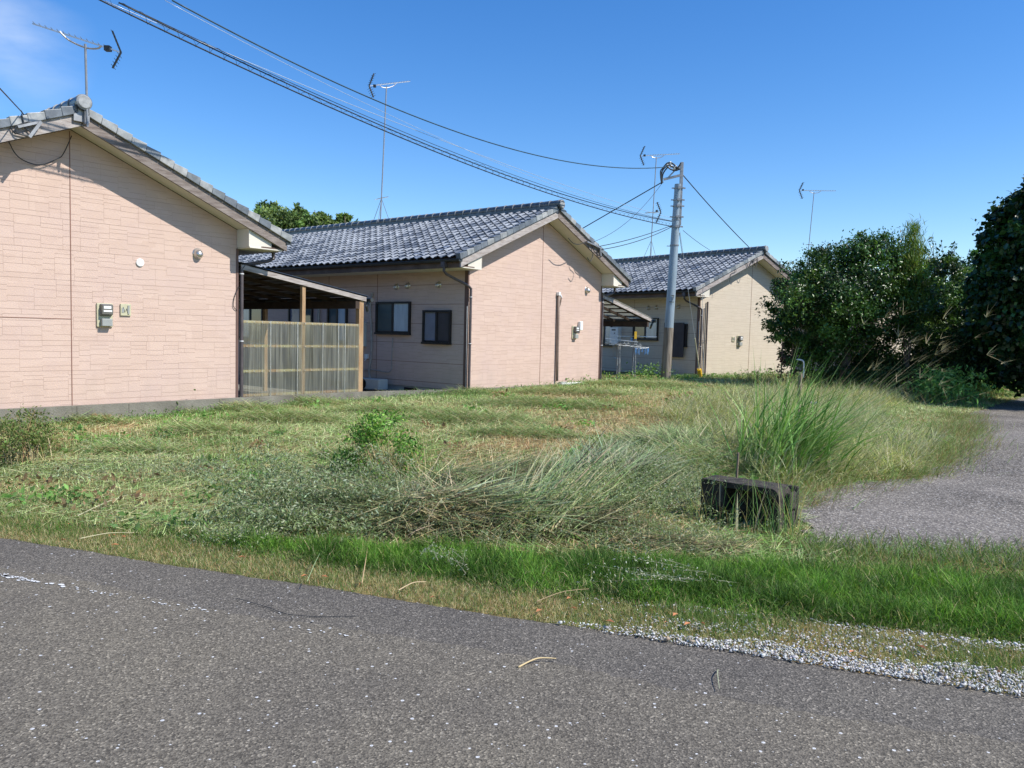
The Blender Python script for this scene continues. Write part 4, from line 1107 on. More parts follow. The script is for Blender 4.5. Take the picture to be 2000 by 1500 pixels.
patchy = sstep(-.3, .5, wav(P[:, 0], P[:, 1], 5, 0)); g = pick(G_BRIGHT, n, .28) * (.66 + .6 * patchy[:, None] * np.array([1.15, 1, .9])); g2 = pick(G_MID + STRAW[:1], n, .2); g = np.where((rng.random(n) < (.12 + .45 * far + .5 * (1 - thick)) * 1.0)[:, None], g2, g)
emit_l = [blades(P, rng.uniform(0, 6.28, n), (.035 + .05 * thick + .085 * tuft * thick) * rng.uniform(.5, 1.4, n) * (1 - .35 * far), rng.uniform(.0026, .0056, n), rng.uniform(.05, 1.1, n), rng.uniform(.2, 2.2, n), g * rng.choice([.6, .9, 1.15, 1.4], n)[:, None], 3)]
tag(emit('verge_grass', emit_l, M['grass']), 'lush bright green grass band between the road and the cut weeds', 'grass', kind='stuff')

# 2. short yellowish turf at the edge of the asphalt
def turf(x, y):
    d = road_d(x, y); s = road_s(x, y)
    hi = np.interp(s, [-6, 0, 1, 3, 12], [1.0, .95, .7, .42, .9]); bare = np.interp(s, [3.6, 4.2, 5.2, 8], [0, .25, .6, .75]) * (.5 + .5 * sstep(-.4, .5, wav(x, y, 6, 6)))
    return (d > -.015) & (d < hi) & (rng.random(len(x)) > bare * sstep(.5, .12, d) * 1.1)
P = scatter(95000, -7.5, 6.5, 2.6, 9.5, turf, 1.0, 4)
n = len(P); s_ = road_s(P[:, 0], P[:, 1]); gp_ = sstep(-.1, .6, wav(P[:, 0], P[:, 1], 2.2, 2) - .25 * sstep(1.5, 3, s_)) * sstep(.05, .3, road_d(P[:, 0], P[:, 1]))
col = np.where((rng.random(n) < .2 + .65 * gp_)[:, None], pick(G_MID + G_BRIGHT[:2], n), pick(STRAW + G_MID[:2] + BROWN[:1], n, .15))
tb = blades(P, rng.uniform(0, 6.28, n), rng.uniform(.018, .05, n) * (1 + .5 * gp_), rng.uniform(.002, .004, n), rng.uniform(.1, 1.0, n), rng.uniform(0, 1.2, n), col, 2)
tag(emit('short_turf', [tb], M['grass']), 'short yellowish turf along the ragged edge of the asphalt', 'grass', kind='stuff')

# 3. mown lot: stubble and cut stalks
def field(x, y): return lot(x, y) & (road_d(x, y) > .45) & (lush_w(x, y) < .05) & ~((x > -1.7) & (x < 1.5) & (road_d(x, y) < 2.1) & (road_d(x, y) > .8 + .27 * (x + 1.6)) & (rng.random(np.shape(x)) < .75))
def fieldcol(P, n, kind):
    x, y = P[:, 0], P[:, 1]
    a = wav(x, y, 1.1, 0) + .5 * wav(x, y, 3.1, 5); b = wav(x, y, .8, 6) + .4 * wav(x, y, 4, 3)
    cd = curb_y(x) - y
    green = sstep(-.05, .55, a) * .8 * (1 - .8 * np.exp(-((x - 1.6) ** 2 / 4.5 + (y - 12.0) ** 2 / 7))) + .6 * sstep(1.0, .2, cd)
    brown = sstep(.05, .6, b) + 1.6 * np.exp(-((x - 1.6) ** 2 / 4.5 + (y - 12.0) ** 2 / 7)) + 1.2 * np.exp(-((x - 2.6) ** 2 / 6 + (y - 17) ** 2 / 4)) + .5 * np.exp(-((x + 4.6) ** 2 / 1.5 + (y - 9.6) ** 2 / 1.0))
    r = rng.random(n)
    c = pick(G_GREY, n, .2); c = np.where((r < .55 * brown)[:, None], pick(BROWN + STRAW, n, .2), c)
    c = np.where((rng.random(n) < green * .8)[:, None], pick([(.16, .30, .06), (.21, .35, .10), (.12, .22, .05)], n, .25), c)
    c = np.where((rng.random(n) < .13)[:, None], pick(STRAW, n, .2), c)
    return np.clip(c * np.where(rng.random(n) < .22, .6, 1.32)[:, None] * rng.uniform(.8, 1.2, n)[:, None], 0, .85)
P = scatter(120000, -17, 16, 4.6, 32, field, 1.15, 5.5)
n = len(P); sc = np.sqrt(np.maximum(P[:, 1], 6) / 7)
st = blades(P, rng.uniform(0, 6.28, n), rng.uniform(.025, .075, n) * sc, rng.uniform(.004, .008, n) * sc, rng.uniform(0, .9, n), rng.uniform(0, 1.2, n), fieldcol(P, n, 0), 2)
tag(emit('mown_grass', [st], M['hay']), 'mown stubble covering the empty lot in front of the houses', 'grass', kind='stuff')
P = scatter(100000, -17, 16, 4.8, 31, lambda x, y: field(x, y) & (rng.random(len(x)) < .35 + .65 * sstep(-.5, .5, wav(x, y, 1.7, 7))), 1.1, 5.5)
n = len(P); x, y = P[:, 0], P[:, 1]; sc = np.sqrt(np.maximum(y, 6) / 8)
az = 3.0 * wav(x, y, .8, 4) + rng.normal(0, .85, n) + .3
pile = .5 + .5 * wav(x, y, 2.4, 1)
P[:, 2] += rng.uniform(0, .05, n) * (.3 + pile)
cb = blades(P, az, rng.uniform(.05, .26, n), rng.uniform(.005, .012, n) * sc, rng.uniform(1.25, 1.75, n), rng.uniform(-.2, .4, n), fieldcol(P, n, 1), 3)
tag(emit('cut_grass', [cb], M['hay']), 'cut stalks lying in swaths over the mown lot', 'cut grass', kind='stuff')

def mound(P0, rx, ry, h, n, prof=1.0):
    """points on a low heap"""
    r = np.sqrt(rng.random(n)); a = rng.uniform(0, 6.283, n)
    x = P0[0] + rx * r * np.cos(a); y = P0[1] + ry * r * np.sin(a)
    z = hgt(x, y) + h * (1 - r ** 2) * rng.uniform(.15, 1.0, n) ** .6 * (1 + .25 * wav(x, y, 6, 2)); return np.column_stack([x, y, z]), r, a

# green windrows of raked grass in the lot
rows = [((570, 818), 1.1, .35, .16, 0.2), ((400, 835), .8, .3, .12, .1), ((290, 800), .9, .35, .15, .1), ((920, 822), 1.3, .5, .2, -.2), ((1060, 800), 1.6, .4, .18, -.1), ((1010, 845), 1.0, .3, .14, .3),
        ((1120, 780), 1.5, .4, .15, 0), ((770, 805), 1.2, .35, .12, 0), ((1330, 905), .9, .6, .28, -.4), ((1400, 860), .9, .5, .26, -.3), ((1240, 870), .7, .4, .2, -.5), ((270, 870), .7, .3, .1, .2), ((850, 775), 1.5, .5, .14, 0), ((600, 790), .9, .3, .12, 0), ((1250, 765), 1.8, .5, .12, 0), ((150, 815), .8, .25, .1, 0), ((480, 800), .8, .25, .14, 0), ((690, 880), .6, .35, .12, .4)]
prt = []
for (px, py), rx, ry, h, az0 in rows:
    p0 = atZ(px, py, .08); n = int(3400 * rx * max(ry, .35) / .35 * .8)
    P, r, a = mound(p0, rx, ry, h, n)
    c = pick([(.20, .34, .09), (.28, .42, .14), (.12, .20, .05), (.36, .44, .19), (.52, .50, .28), (.45, .36, .18)], n, .25)
    prt.append(blades(P, az0 + rng.normal(0, .8, n) + rng.choice([0, math.pi], n), rng.uniform(.08, .34, n), rng.uniform(.005, .011, n), rng.uniform(1.0, 1.7, n), rng.uniform(-.2, .6, n), c, 3))
tag(emit('raked_grass', prt, M['hay']), 'greener windrows of freshly raked grass across the lot', 'cut grass', kind='stuff')

# weeds along the low wall
def wallweeds():
    n = 15000; t = rng.random(n); xs = -9 + t * 22; y0 = curb_y(xs); x = xs + rng.normal(0, .05, n); d = np.abs(rng.normal(0, .22, n)) + .03; y = y0 - d
    x = x + .6 * d
    ok = inview(x, y) & (wav(x, y, 1.6, 3) + rng.normal(0, .3, n) > -.25) & (lane_d(x, y) < -1); x, y = x[ok], y[ok]; P = np.column_stack([x, y, hgt(x, y)])
    n = len(P); dens = sstep(-.1, .6, wav(x, y, 2.1, 6))
    b = blades(P, rng.uniform(0, 6.28, n), rng.uniform(.05, .14, n) * (.6 + .7 * dens), rng.uniform(.005, .011, n), rng.uniform(0, .9, n), rng.uniform(0, 1.3, n), pick([(.13, .24, .06), (.2, .32, .12), (.28, .38, .18)], n, .2), 3)
    P2 = P[rng.random(n) < .5].copy(); P2[:, 2] += rng.uniform(.02, .12, len(P2)); l = leaves(P2, rng.uniform(.02, .045, len(P2)), pick([(.14, .26, .07), (.22, .34, .12)], len(P2), .2), C(0, 0, 1), .6)
    # taller weeds between the cream house and the pole and at the right wall foot
    prt = [b, l]
    for (px, py, h, k) in ((1270, 738, .45, 260), (1250, 742, .3, 200), (1200, 745, .25, 150), (1150, 744, .18, 90), (1105, 748, .15, 60), (1285, 740, .35, 160), (1120, 746, .2, 60), (1470, 735, .2, 90), (1440, 738, .15, 90), (1350, 740, .12, 90), (1500, 735, .25, 120), (310, 780, .22, 12), (1390, 737, .15, 60)):
        p0 = atZ(px, py, .26); q = np.column_stack([rng.normal(p0.x, .28, k), rng.normal(p0.y - .1, .12, k), rng.uniform(.24, .26 + h, k)])
        prt.append(leaves(q, rng.uniform(.05, .1, k), pick([(.16, .3, .07), (.24, .38, .12), (.11, .22, .05)], k, .2), C(.3, -.2, 1), .55))
    tag(emit('wall_weeds', prt, M['softleaf']), 'small weeds growing along the foot of the low wall', 'weeds', kind='stuff')
wallweeds()
def lotweeds():
    c = scatter(130, -14, 8, 5.6, 26, lambda x, y: field(x, y) & (lane_d(x, y) < -.8), .8, 6); prt = []
    for q in c:
        k = int(rng.uniform(18, 60)); sp = rng.uniform(.05, .2); P = np.column_stack([rng.normal(q[0], sp, k), rng.normal(q[1], sp, k), np.zeros(k)]); P[:, 2] = hgt(P[:, 0], P[:, 1]) + rng.uniform(.01, .09, k)
        prt.append(leaves(P, rng.uniform(.03, .07, k) * (1 + q[1] * .03), pick([[(.14, .30, .06), (.20, .38, .09)], [(.10, .2, .05), (.16, .27, .08)], [(.3, .2, .1), (.22, .15, .08)]][rng.integers(0, 3)], k, .2), C(0, -.2, 1), .5))
    tag(emit('lot_weeds', prt, M['softleaf']), 'small broad-leaved weeds and clods dotted over the mown lot', 'weeds', kind='stuff')
lotweeds()

# 4. heaps of cut mugwort in the foreground
def sprigs(P0, spread, n, az, ln, t0, bend, leafn, lsz, cols, stemcol, lift, leaf_cols=None, zr=(0, .2)):
    """lying or arching stems set with small leaves"""
    base = np.column_stack([rng.normal(P0[0], spread[0], n), rng.normal(P0[1], spread[1], n), np.zeros(n)]); base[:, 2] = hgt(base[:, 0], base[:, 1]) + rng.uniform(*zr, n)
    A = az + rng.normal(0, lift, n); LN = rng.uniform(*ln, n); T0 = rng.uniform(*t0, n); BD = rng.uniform(*bend, n)
    stem = blades(base, A, LN, .006, T0, BD, pick(stemcol, n, .2), 5)
    m = leafn; f = np.tile(np.linspace(.12, 1, m), (n, 1)) + rng.normal(0, .02, (n, m))
    cur = np.repeat(base[:, None], m, 1).copy()
    K_ = 8
    pos = base.copy(); path = [pos.copy()]
    for k in range(K_):
        th = T0 + BD * k / K_; pos = pos + np.stack([np.sin(th) * np.cos(A), np.sin(th) * np.sin(A), np.cos(th)], 1) * (LN / K_)[:, None]
        pos[:, 2] = np.maximum(pos[:, 2], hgt(pos[:, 0], pos[:, 1]) + .01); path.append(pos.copy())
    path = np.stack(path, 1); ii = np.clip(f * K_, 0, K_ - .001); i0 = ii.astype(int); fr = (ii - i0)[..., None]
    ar = np.arange(n)[:, None]; Q = path[ar, i0] * (1 - fr) + path[ar, i0 + 1] * fr
    Q = Q.reshape(-1, 3) + rng.normal(0, lsz * .55, (n * m, 3))
    lf = leaves(Q, rng.uniform(lsz * .6, lsz * 1.3, n * m), pick(cols, n * m, .22), C(.2, -.3, .5), .3, 1.2, .5)
    return [stem, lf]
MUG = [(.27, .34, .18), (.21, .28, .13), (.33, .40, .24), (.13, .19, .07), (.36, .42, .27), (.1, .15, .05), (.2, .2, .1)]
MUG2 = [(.19, .26, .09), (.25, .32, .13), (.13, .19, .06), (.33, .38, .2), (.42, .45, .3)]
def heap(label, specs, bl, cat='weed pile', name='weed_pile'):
    t = thing(name, label, cat, specs[0][0] if specs else (0, 0, 0)); t.location = (0, 0, 0)
    o = Vector((specs[0][0][0], specs[0][0][1], 0)) if specs else Vector((0, 0, 0))
    t.location = o
    prt = []
    for s in specs: prt += sprigs(*s)
    if prt:
        q = emit('sprigs', prt, M['softleaf'], t); q.location = -o
    if bl:
        q = emit('stalks', bl, M['hay'], t); q.location = -o
    return t
def pile_blades(p0, rx, ry, h, n, az, sd_, ln, wd, cols, t0=(1.25, 1.8), bend=(-.4, .4), segs=4):
    h *= .85; P, r, a = mound(p0, rx, ry, h, n); cols = [tuple(np.array(c) * f) for c in cols for f in (.35, .8, 1.1, 1.3)]; wd = (wd[0] * 1.25, wd[1] * 1.4); n_ = n; sd_ *= 1.25; az = az + .6 * wav(P[:, 0], P[:, 1], 5, 3)
    return blades(P, az + rng.normal(0, sd_, n), rng.uniform(*ln, n), rng.uniform(*wd, n), rng.uniform(*t0, n), rng.uniform(*bend, n), pick(cols, n, .22), segs)
a0 = atZ(640, 1030); a1 = atZ(600, 980); a2 = atZ(720, 1020); a3 = atZ(500, 935); a4 = atZ(400, 930)
heap('silvery heap of cut mugwort left of centre at the road side', [
    (atZ(715, 1025), (.38, .24), 80, math.pi + .25, (.45, .95), (.9, 1.4), (.3, .8), 56, .036, MUG, [(.3, .3, .2)], .35, None, (0, .22)),
    (atZ(700, 995), (.42, .26), 70, math.pi - .1, (.4, .9), (.8, 1.4), (.2, .7), 56, .036, MUG, [(.3, .3, .2)], .5, None, (.02, .26)),
    (atZ(620, 1010), (.35, .25), 60, math.pi + .6, (.3, .7), (.9, 1.4), (.2, .7), 50, .034, MUG, [(.3, .3, .2)], .7, None, (0, .2)),
    (atZ(660, 1050), (.3, .12), 40, math.pi + .5, (.3, .6), (1.0, 1.5), (.2, .6), 46, .032, MUG2, [(.25, .27, .12)], .5, None, (0, .12)),
    (atZ(760, 975), (.3, .2), 35, math.pi + .2, (.3, .6), (.6, 1.3), (.3, .8), 46, .032, MUG2 + MUG, [(.25, .2, .12)], .8, None, (.02, .25))],
    [pile_blades(atZ(700, 1020), .66, .38, .34, 1700, math.pi, .9, (.15, .4), (.004, .007), [(.2, .26, .1), (.3, .28, .14), (.1, .13, .05)])])
heap('thin trail of silvery mugwort stems leading up to the left', [
    (atZ(520, 950), (.3, .25), 34, math.pi - .5, (.4, .8), (1.2, 1.5), (.1, .4), 44, .032, MUG, [(.3, .3, .2)], .4, None, (0, .1)),
    (atZ(400, 930), (.3, .22), 30, math.pi - .6, (.35, .7), (1.2, 1.5), (.1, .4), 40, .03, MUG, [(.3, .3, .2)], .4, None, (0, .08)),
    (atZ(180, 930), (.35, .3), 30, math.pi - .2, (.3, .6), (1.2, 1.5), (.1, .4), 34, .03, MUG, [(.3, .26, .2)], .9, None, (0, .06)),
    (atZ(190, 880), (.3, .3), 22, .4, (.3, .6), (1.1, 1.5), (.1, .4), 34, .03, MUG, [(.3, .26, .2)], .9, None, (0, .06))], None)
heap('single silvery mugwort sprig lying at the edge of the green verge', [(atZ(500, 1065), (.12, .05), 9, math.pi + .35, (.35, .55), (1.3, 1.5), (.1, .3), 40, .02, MUG + [(.5, .53, .42)], [(.3, .3, .2)], .35, None, (.02, .09))], None, 'weed sprig', 'weed_sprig')
heap('pale seed-headed sprig fallen over the lush verge below the concrete channel', [(atZ(1380, 1135, .1), (.1, .05), 9, math.pi - .05, (.4, .75), (1.3, 1.55), (-.05, .2), 36, .018, [(.6, .62, .5), (.5, .5, .38)], [(.45, .42, .3)], .3, None, (.08, .14))], None, 'weed sprig', 'weed_sprig')
heap('pale sprig sunk in the verge grass under the straw tangle', [(atZ(870, 1105, .05), (.12, .06), 8, math.pi - 1.4, (.2, .35), (1.1, 1.5), (.1, .3), 30, .018, [(.5, .54, .42), (.3, .36, .22)], [(.3, .3, .2)], .6, None, (.04, .12))], None, 'weed sprig', 'weed_sprig')
heap('small upright mugwort stalk standing in the mown lot', [(atZ(308, 930), (.02, .02), 4, 1.2, (.34, .46), (.0, .25), (0, .3), 34, .022, MUG, [(.3, .3, .2)], .6, None, (0, .02))], None, 'weed', 'weed_stalk')
HAYC = STRAW + [(.36, .29, .18), (.27, .32, .16), (.2, .26, .1), (.25, .33, .15)]
heap('tangle of straw and grass stalks in the middle of the foreground', [
    (atZ(900, 1070), (.3, .12), 26, .2, (.2, .4), (.9, 1.5), (.1, .6), 40, .016, MUG2, [(.2, .2, .1)], .9, None, (.0, .14)),
    (atZ(820, 980), (.25, .15), 24, .2, (.2, .4), (.9, 1.5), (.1, .6), 40, .018, MUG2 + MUG, [(.2, .2, .1)], .9, None, (.05, .2))],
    [pile_blades(atZ(880, 1030), .75, .40, .34, 3200, .15, .95, (.3, .75), (.004, .010), HAYC), pile_blades(atZ(900, 980), .7, .35, .36, 2200, .1, .8, (.3, .8), (.004, .009), HAYC + [(.12, .17, .05), (.16, .22, .08)]),
     pile_blades(atZ(900, 1005, .1), .5, .15, .3, 300, 0.0, .3, (.6, 1.0), (.012, .02), [(.2, .3, .13), (.26, .34, .18), (.35, .38, .22)], (1.1, 1.5), (.2, .5)),
     pile_blades(atZ(1030, 970), .5, .35, .42, 1900, .3, .6, (.25, .6), (.004, .008), [(.12, .16, .05), (.2, .23, .1), (.3, .25, .14)])])
# big leaning sheaf
b1 = atZ(1010, 1055); nst = 520
P = np.column_stack([rng.normal(b1.x + .05, .16, nst), rng.normal(b1.y + .1, .10, nst), rng.uniform(.0, .12, nst)])
dirx = atZ(1250, 900, .3) - b1; azs = math.atan2(dirx.y, dirx.x)
heap('sheaf of long green stalks leaning up to the right over a mound of cut weeds', [
    (atZ(1200, 1005), (.38, .28), 110, .4, (.3, .7), (.5, 1.3), (.4, 1.0), 56, .026, MUG2, [(.22, .24, .1)], 1.2, None, (.05, .3)),
    (atZ(1130, 1030), (.35, .2), 90, -.3, (.3, .6), (.6, 1.3), (.4, 1.0), 56, .025, MUG2, [(.22, .24, .1)], 1.3, None, (.02, .24)),
    (atZ(1280, 980), (.25, .3), 70, 0.2, (.3, .6), (.6, 1.3), (.4, 1.0), 56, .026, MUG + MUG2, [(.22, .24, .1)], 1.3, None, (.05, .26)),
    (atZ(1200, 1065), (.45, .12), 60, -.6, (.2, .4), (.9, 1.4), (.3, .7), 46, .024, MUG2, [(.25, .22, .12)], 1.0, None, (0, .12))],
    [blades(P, azs + rng.normal(0, .22, nst), rng.uniform(.7, 1.5, nst), rng.uniform(.007, .015, nst), rng.uniform(1.1, 1.42, nst), rng.uniform(-.05, .3, nst), pick(G_GREY + STRAW[:2] + [(.2, .3, .14), (.3, .4, .22)], nst, .2), 5),
     pile_blades(atZ(1180, 980), .72, .55, .50, 4800, azs, .5, (.25, .7), (.004, .009), [(.17, .25, .1), (.25, .33, .18), (.33, .38, .24), (.42, .38, .25)], (1.0, 1.6), (0, .5)),
     pile_blades(atZ(1130, 1040), .7, .3, .22, 2500, azs + .3, .8, (.15, .45), (.004, .007), [(.15, .2, .08), (.22, .24, .11), (.33, .26, .16)]),
     pile_blades(atZ(1310, 900), .6, .8, .38, 3400, azs + .8, .6, (.3, .7), (.004, .009), [(.26, .36, .14), (.36, .44, .2), (.5, .45, .26), (.2, .3, .1)], (1.0, 1.6), (0, .5)),
     pile_blades(atZ(1300, 1070), .6, .3, .10, 1800, .2, 1.2, (.1, .35), (.004, .007), HAYC)])
P = np.array([[b1.x + .1, b1.y + .15, .1], [b1.x + .18, b1.y + .2, .12]]); 
o = emit('cut_stalk', [blades(P, np.array([azs - .05, azs - .12]), np.array([1.7, 1.35]), .016, np.array([1.08, 1.12]), .05, np.array([[.06, .05, .035], [.45, .33, .2]]), 4, False, 0.0)], M['stem'])
tag(o, 'long dark and tan pair of canes leaning over the sheaf', 'cane')

# single straws scattered about
def straws():
    data = [((1012, 1303), (1086, 1286), 'pale straw lying alone on the asphalt in the middle', .009, (.55, .42, .22), .012),
            ((778, 1153), (832, 1136), 'tan straw on the green verge left of the gravel', .007, (.5, .38, .22), .03),
            ((707, 1138), (718, 1068), 'bent brown straw sticking up from the verge', .007, (.5, .35, .18), .05),
            ((155, 1052), (262, 1040), 'pale stalk near the left road edge', .007, (.5, .46, .28), .03),
            ((152, 1007), (250, 966), 'long pale stalk crossing the lot at the left', .006, (.5, .46, .3), .04),
            ((1402, 1308), (1405, 1345), 'short curved grass stem on the asphalt under the gravel', .005, (.4, .42, .26), .012),
            ((1047, 1175), (1150, 1150), 'brown stem resting on the verge over the gravel start', .006, (.3, .22, .12), .04),
            ((600, 1135), (625, 1080), 'thin green stem leaning on the verge left of the bent straw', .004, (.3, .4, .2), .06)]
    for a, c, lab, w, col_, z in data:
        p, q = atZ(*a, z), atZ(*c, z + .01); b = MB(); m_ = (p + q) / 2 + Vector((0, .02, .012)); cv = curve([p, m_, q]); b.tube(cv, [w * (.55 - .3 * k / len(cv)) for k in range(len(cv))], 5)
        mt = mat('straw_' + str(len(bpy.data.materials)), col_, .7); o = b.build('straw', mt, smooth=True); tag(o, lab, 'straw', 'loose straws on the verge and road')
    p = [atZ(x, y, .012) for x, y in ((460, 1168), (520, 1185), (560, 1199), (620, 1204), (700, 1203))]
    b = MB(); b.tube(curve(p), .0018, 5); tag(b.build('vine_tendril', M['cable'], smooth=True), 'thin dark tendril lying curved on the asphalt', 'tendril')
straws()
def litterleaves():
    for k in range(26):
        px, py = (rnd.uniform(1250, 1950), 0) if k < 14 else (rnd.uniform(60, 1200), 0)
        s = 3.9 + rnd.uniform(0, 3) if k < 14 else rnd.uniform(-1, 4); d = rnd.uniform(.03, .4); x, y = rp(s, d)
        b = MB(); a = rnd.uniform(0, 6.28); l = rnd.uniform(.012, .028); w = l * .45; z = .03 + rnd.uniform(0, .02)
        b.v = [(x, y, z), (x + l * math.cos(a) + w * math.sin(a), y + l * math.sin(a) - w * math.cos(a), z + .006), (x + 2 * l * math.cos(a), y + 2 * l * math.sin(a), z), (x + l * math.cos(a) - w * math.sin(a), y + l * math.sin(a) + w * math.cos(a), z + .008)]
        b.f = [(0, 1, 2), (0, 2, 3)]; b.m = [0, 0]
        o = b.build('dry_leaf', M['dryleaf']); tag(o, 'curled orange-brown dry leaf lying at the road edge', 'leaf', 'dry leaves along the road edge')
M['dryleaf'] = mat('dry_leaf', (.38, .15, .06), .7, var=.3)
litterleaves()

# 5. gravel
def gravel():
    n = 30000; s = 3.6 + 5.4 * rng.random(n) ** .85; d = np.zeros(n)
    wv = 1 + .55 * wav(s, s * 0, 9, 2)
    u = rng.random(n)
    core = rng.random(n) < .38
    wid = np.interp(s, [4.0, 4.6, 5.2, 6.0, 8], [.05, .16, .15, .2, .25]); d = np.where(core, u * wid * wv, .02 + u ** 1.2 * np.interp(s, [3, 4.2, 5, 7], [.25, .5, .62, .75]))
    keep = np.where(core, rng.random(n) < np.interp(s, [4.0, 4.4, 4.9, 5.5, 8], [.0, .3, .65, 1, 1]), (wav(s * 1.5, d * 6, 3, 4) + rng.normal(0, .35, n) > -.05) & (rng.random(n) < sstep(3.9, 4.9, s)))
    s, d, core = s[keep], d[keep] - .03, core[keep]; n = len(s)
    x = REA[0] + s * REE[0] + d * REN[0]; y = REA[1] + s * REE[1] + d * REN[1]
    ico = np.array([(0, 0, 1), (.894, 0, .447), (.276, .851, .447), (-.724, .526, .447), (-.724, -.526, .447), (.276, -.851, .447), (.724, .526, -.447), (-.276, .851, -.447), (-.894, 0, -.447), (-.276, -.851, -.447), (.724, -.526, -.447), (0, 0, -1)])
    tri = np.array([(0, 1, 2), (0, 2, 3), (0, 3, 4), (0, 4, 5), (0, 5, 1), (1, 6, 2), (2, 7, 3), (3, 8, 4), (4, 9, 5), (5, 10, 1), (2, 6, 7), (3, 7, 8), (4, 8, 9), (5, 9, 10), (1, 10, 6), (6, 11, 7), (7, 11, 8), (8, 11, 9), (9, 11, 10), (10, 11, 6)])
    sz = rng.uniform(.0025, .0068, n) * np.where(rng.random(n) < .05, 1.8, 1)
    V = ico[None] * rng.uniform(.55, 1.3, (n, 12, 1)) * (rng.uniform(.55, 1.5, (n, 1, 3)) * [1, 1, .7]) * sz[:, None, None]
    th = rng.uniform(0, 6.28, n); c, s2 = np.cos(th)[:, None], np.sin(th)[:, None]
    Vx = V[..., 0] * c - V[..., 1] * s2; Vy = V[..., 0] * s2 + V[..., 1] * c
    lay = rng.uniform(.0, .012, n) * core
    V = np.stack([Vx + x[:, None], Vy + y[:, None], V[..., 2] + (.008 + sz * .4 + lay)[:, None]], -1).reshape(-1, 3)
    F = (tri[None] + (np.arange(n) * 12)[:, None, None]).reshape(-1, 3)
    col = pick([(.50, .49, .46), (.66, .65, .62), (.36, .35, .33), (.2, .19, .18), (.36, .28, .2)], n, .14, [.38, .27, .2, .08, .07])
    tag(npmesh('gravel', V, [F], M['stone'], col=np.repeat(col, 12, 0)), 'white crushed stone spilled along the asphalt edge at the lower right', 'gravel', kind='stuff')
gravel()

# 6. bushes
def bush(label, p0, rx, ry, h, nst, nlf, lsz, cols, stems, dry=0, name='bush', extra=None):
    t = thing(name, label, 'bush', (p0.x, p0.y, 0)); o = Vector((p0.x, p0.y, 0))
    P = np.column_stack([rng.normal(p0.x, rx * .4, nst), rng.normal(p0.y, ry * .4, nst), np.zeros(nst)]); P[:, 2] = hgt(P[:, 0], P[:, 1])
    st = [blades(P, np.arctan2(P[:, 1] - p0.y, P[:, 0] - p0.x) + rng.normal(0, .5, nst), rng.uniform(.5, 1.05, nst) * h, .007, rng.uniform(0, .5, nst), rng.uniform(0, .6, nst), pick(stems, nst, .2), 4)]
    if dry:
        Q = np.column_stack([rng.normal(p0.x + rx * .35, rx * .3, dry), rng.normal(p0.y, ry * .3, dry), np.full(dry, .02)])
        st.append(blades(Q, rng.normal(2.6, .8, dry), rng.uniform(.6, 1.3, dry) * h, .006, rng.uniform(.1, .7, dry), rng.uniform(0, .6, dry), pick(STRAW + BROWN[:1], dry, .2), 4))
    q = emit('stems', st, M['stem'], t); q.location = -o
    k = 26; cl = np.column_stack([rng.normal(0, 1, (k, 2)), rng.random(k)]); cl[:, :2] /= np.maximum(1, np.linalg.norm(cl[:, :2], axis=1))[:, None]
    ci = rng.integers(0, k, nlf); q3 = rng.normal(0, .17, (nlf, 3))
    P = np.column_stack([p0.x + (cl[ci, 0] * .8 + q3[:, 0]) * rx, p0.y + (cl[ci, 1] * .8 + q3[:, 1]) * ry, np.maximum(.03, (cl[ci, 2] ** .8 * (1.05 - .55 * (cl[ci, 0] ** 2)) + q3[:, 2] * .5) * h)])
    P[:, 2] += hgt(P[:, 0], P[:, 1])
    cc = pick(cols, nlf, .25)
    q = emit('leaves', [leaves(P, rng.uniform(lsz * .6, lsz * 1.3, nlf), cc, C(.3, -.2, .8), .5)] + (extra or []), M['softleaf'], t); q.location = -o
    return t
LEAFG = [(.10, .24, .035), (.15, .32, .05), (.07, .16, .03), (.25, .42, .08)]
bush('leafy green bush with dry stalks left standing in the middle of the mown lot', atZ(745, 930), .46, .34, .60, 80, 3800, .04, LEAFG, [(.2, .15, .08)], 90)
bush('tiny light green shrub beside the bush in the mown lot', atZ(668, 920), .13, .1, .22, 12, 420, .035, [(.25, .42, .07), (.35, .5, .1), (.15, .28, .05)], [(.14, .2, .12)])
bush('uncut brown and green bush at the left edge of the photo', atZ(5, 905), .6, .5, .5, 110, 8500, .033, [(.13, .2, .05), (.18, .24, .07), (.08, .13, .03), (.25, .22, .1)], [(.2, .15, .08), (.3, .25, .16)], 60)

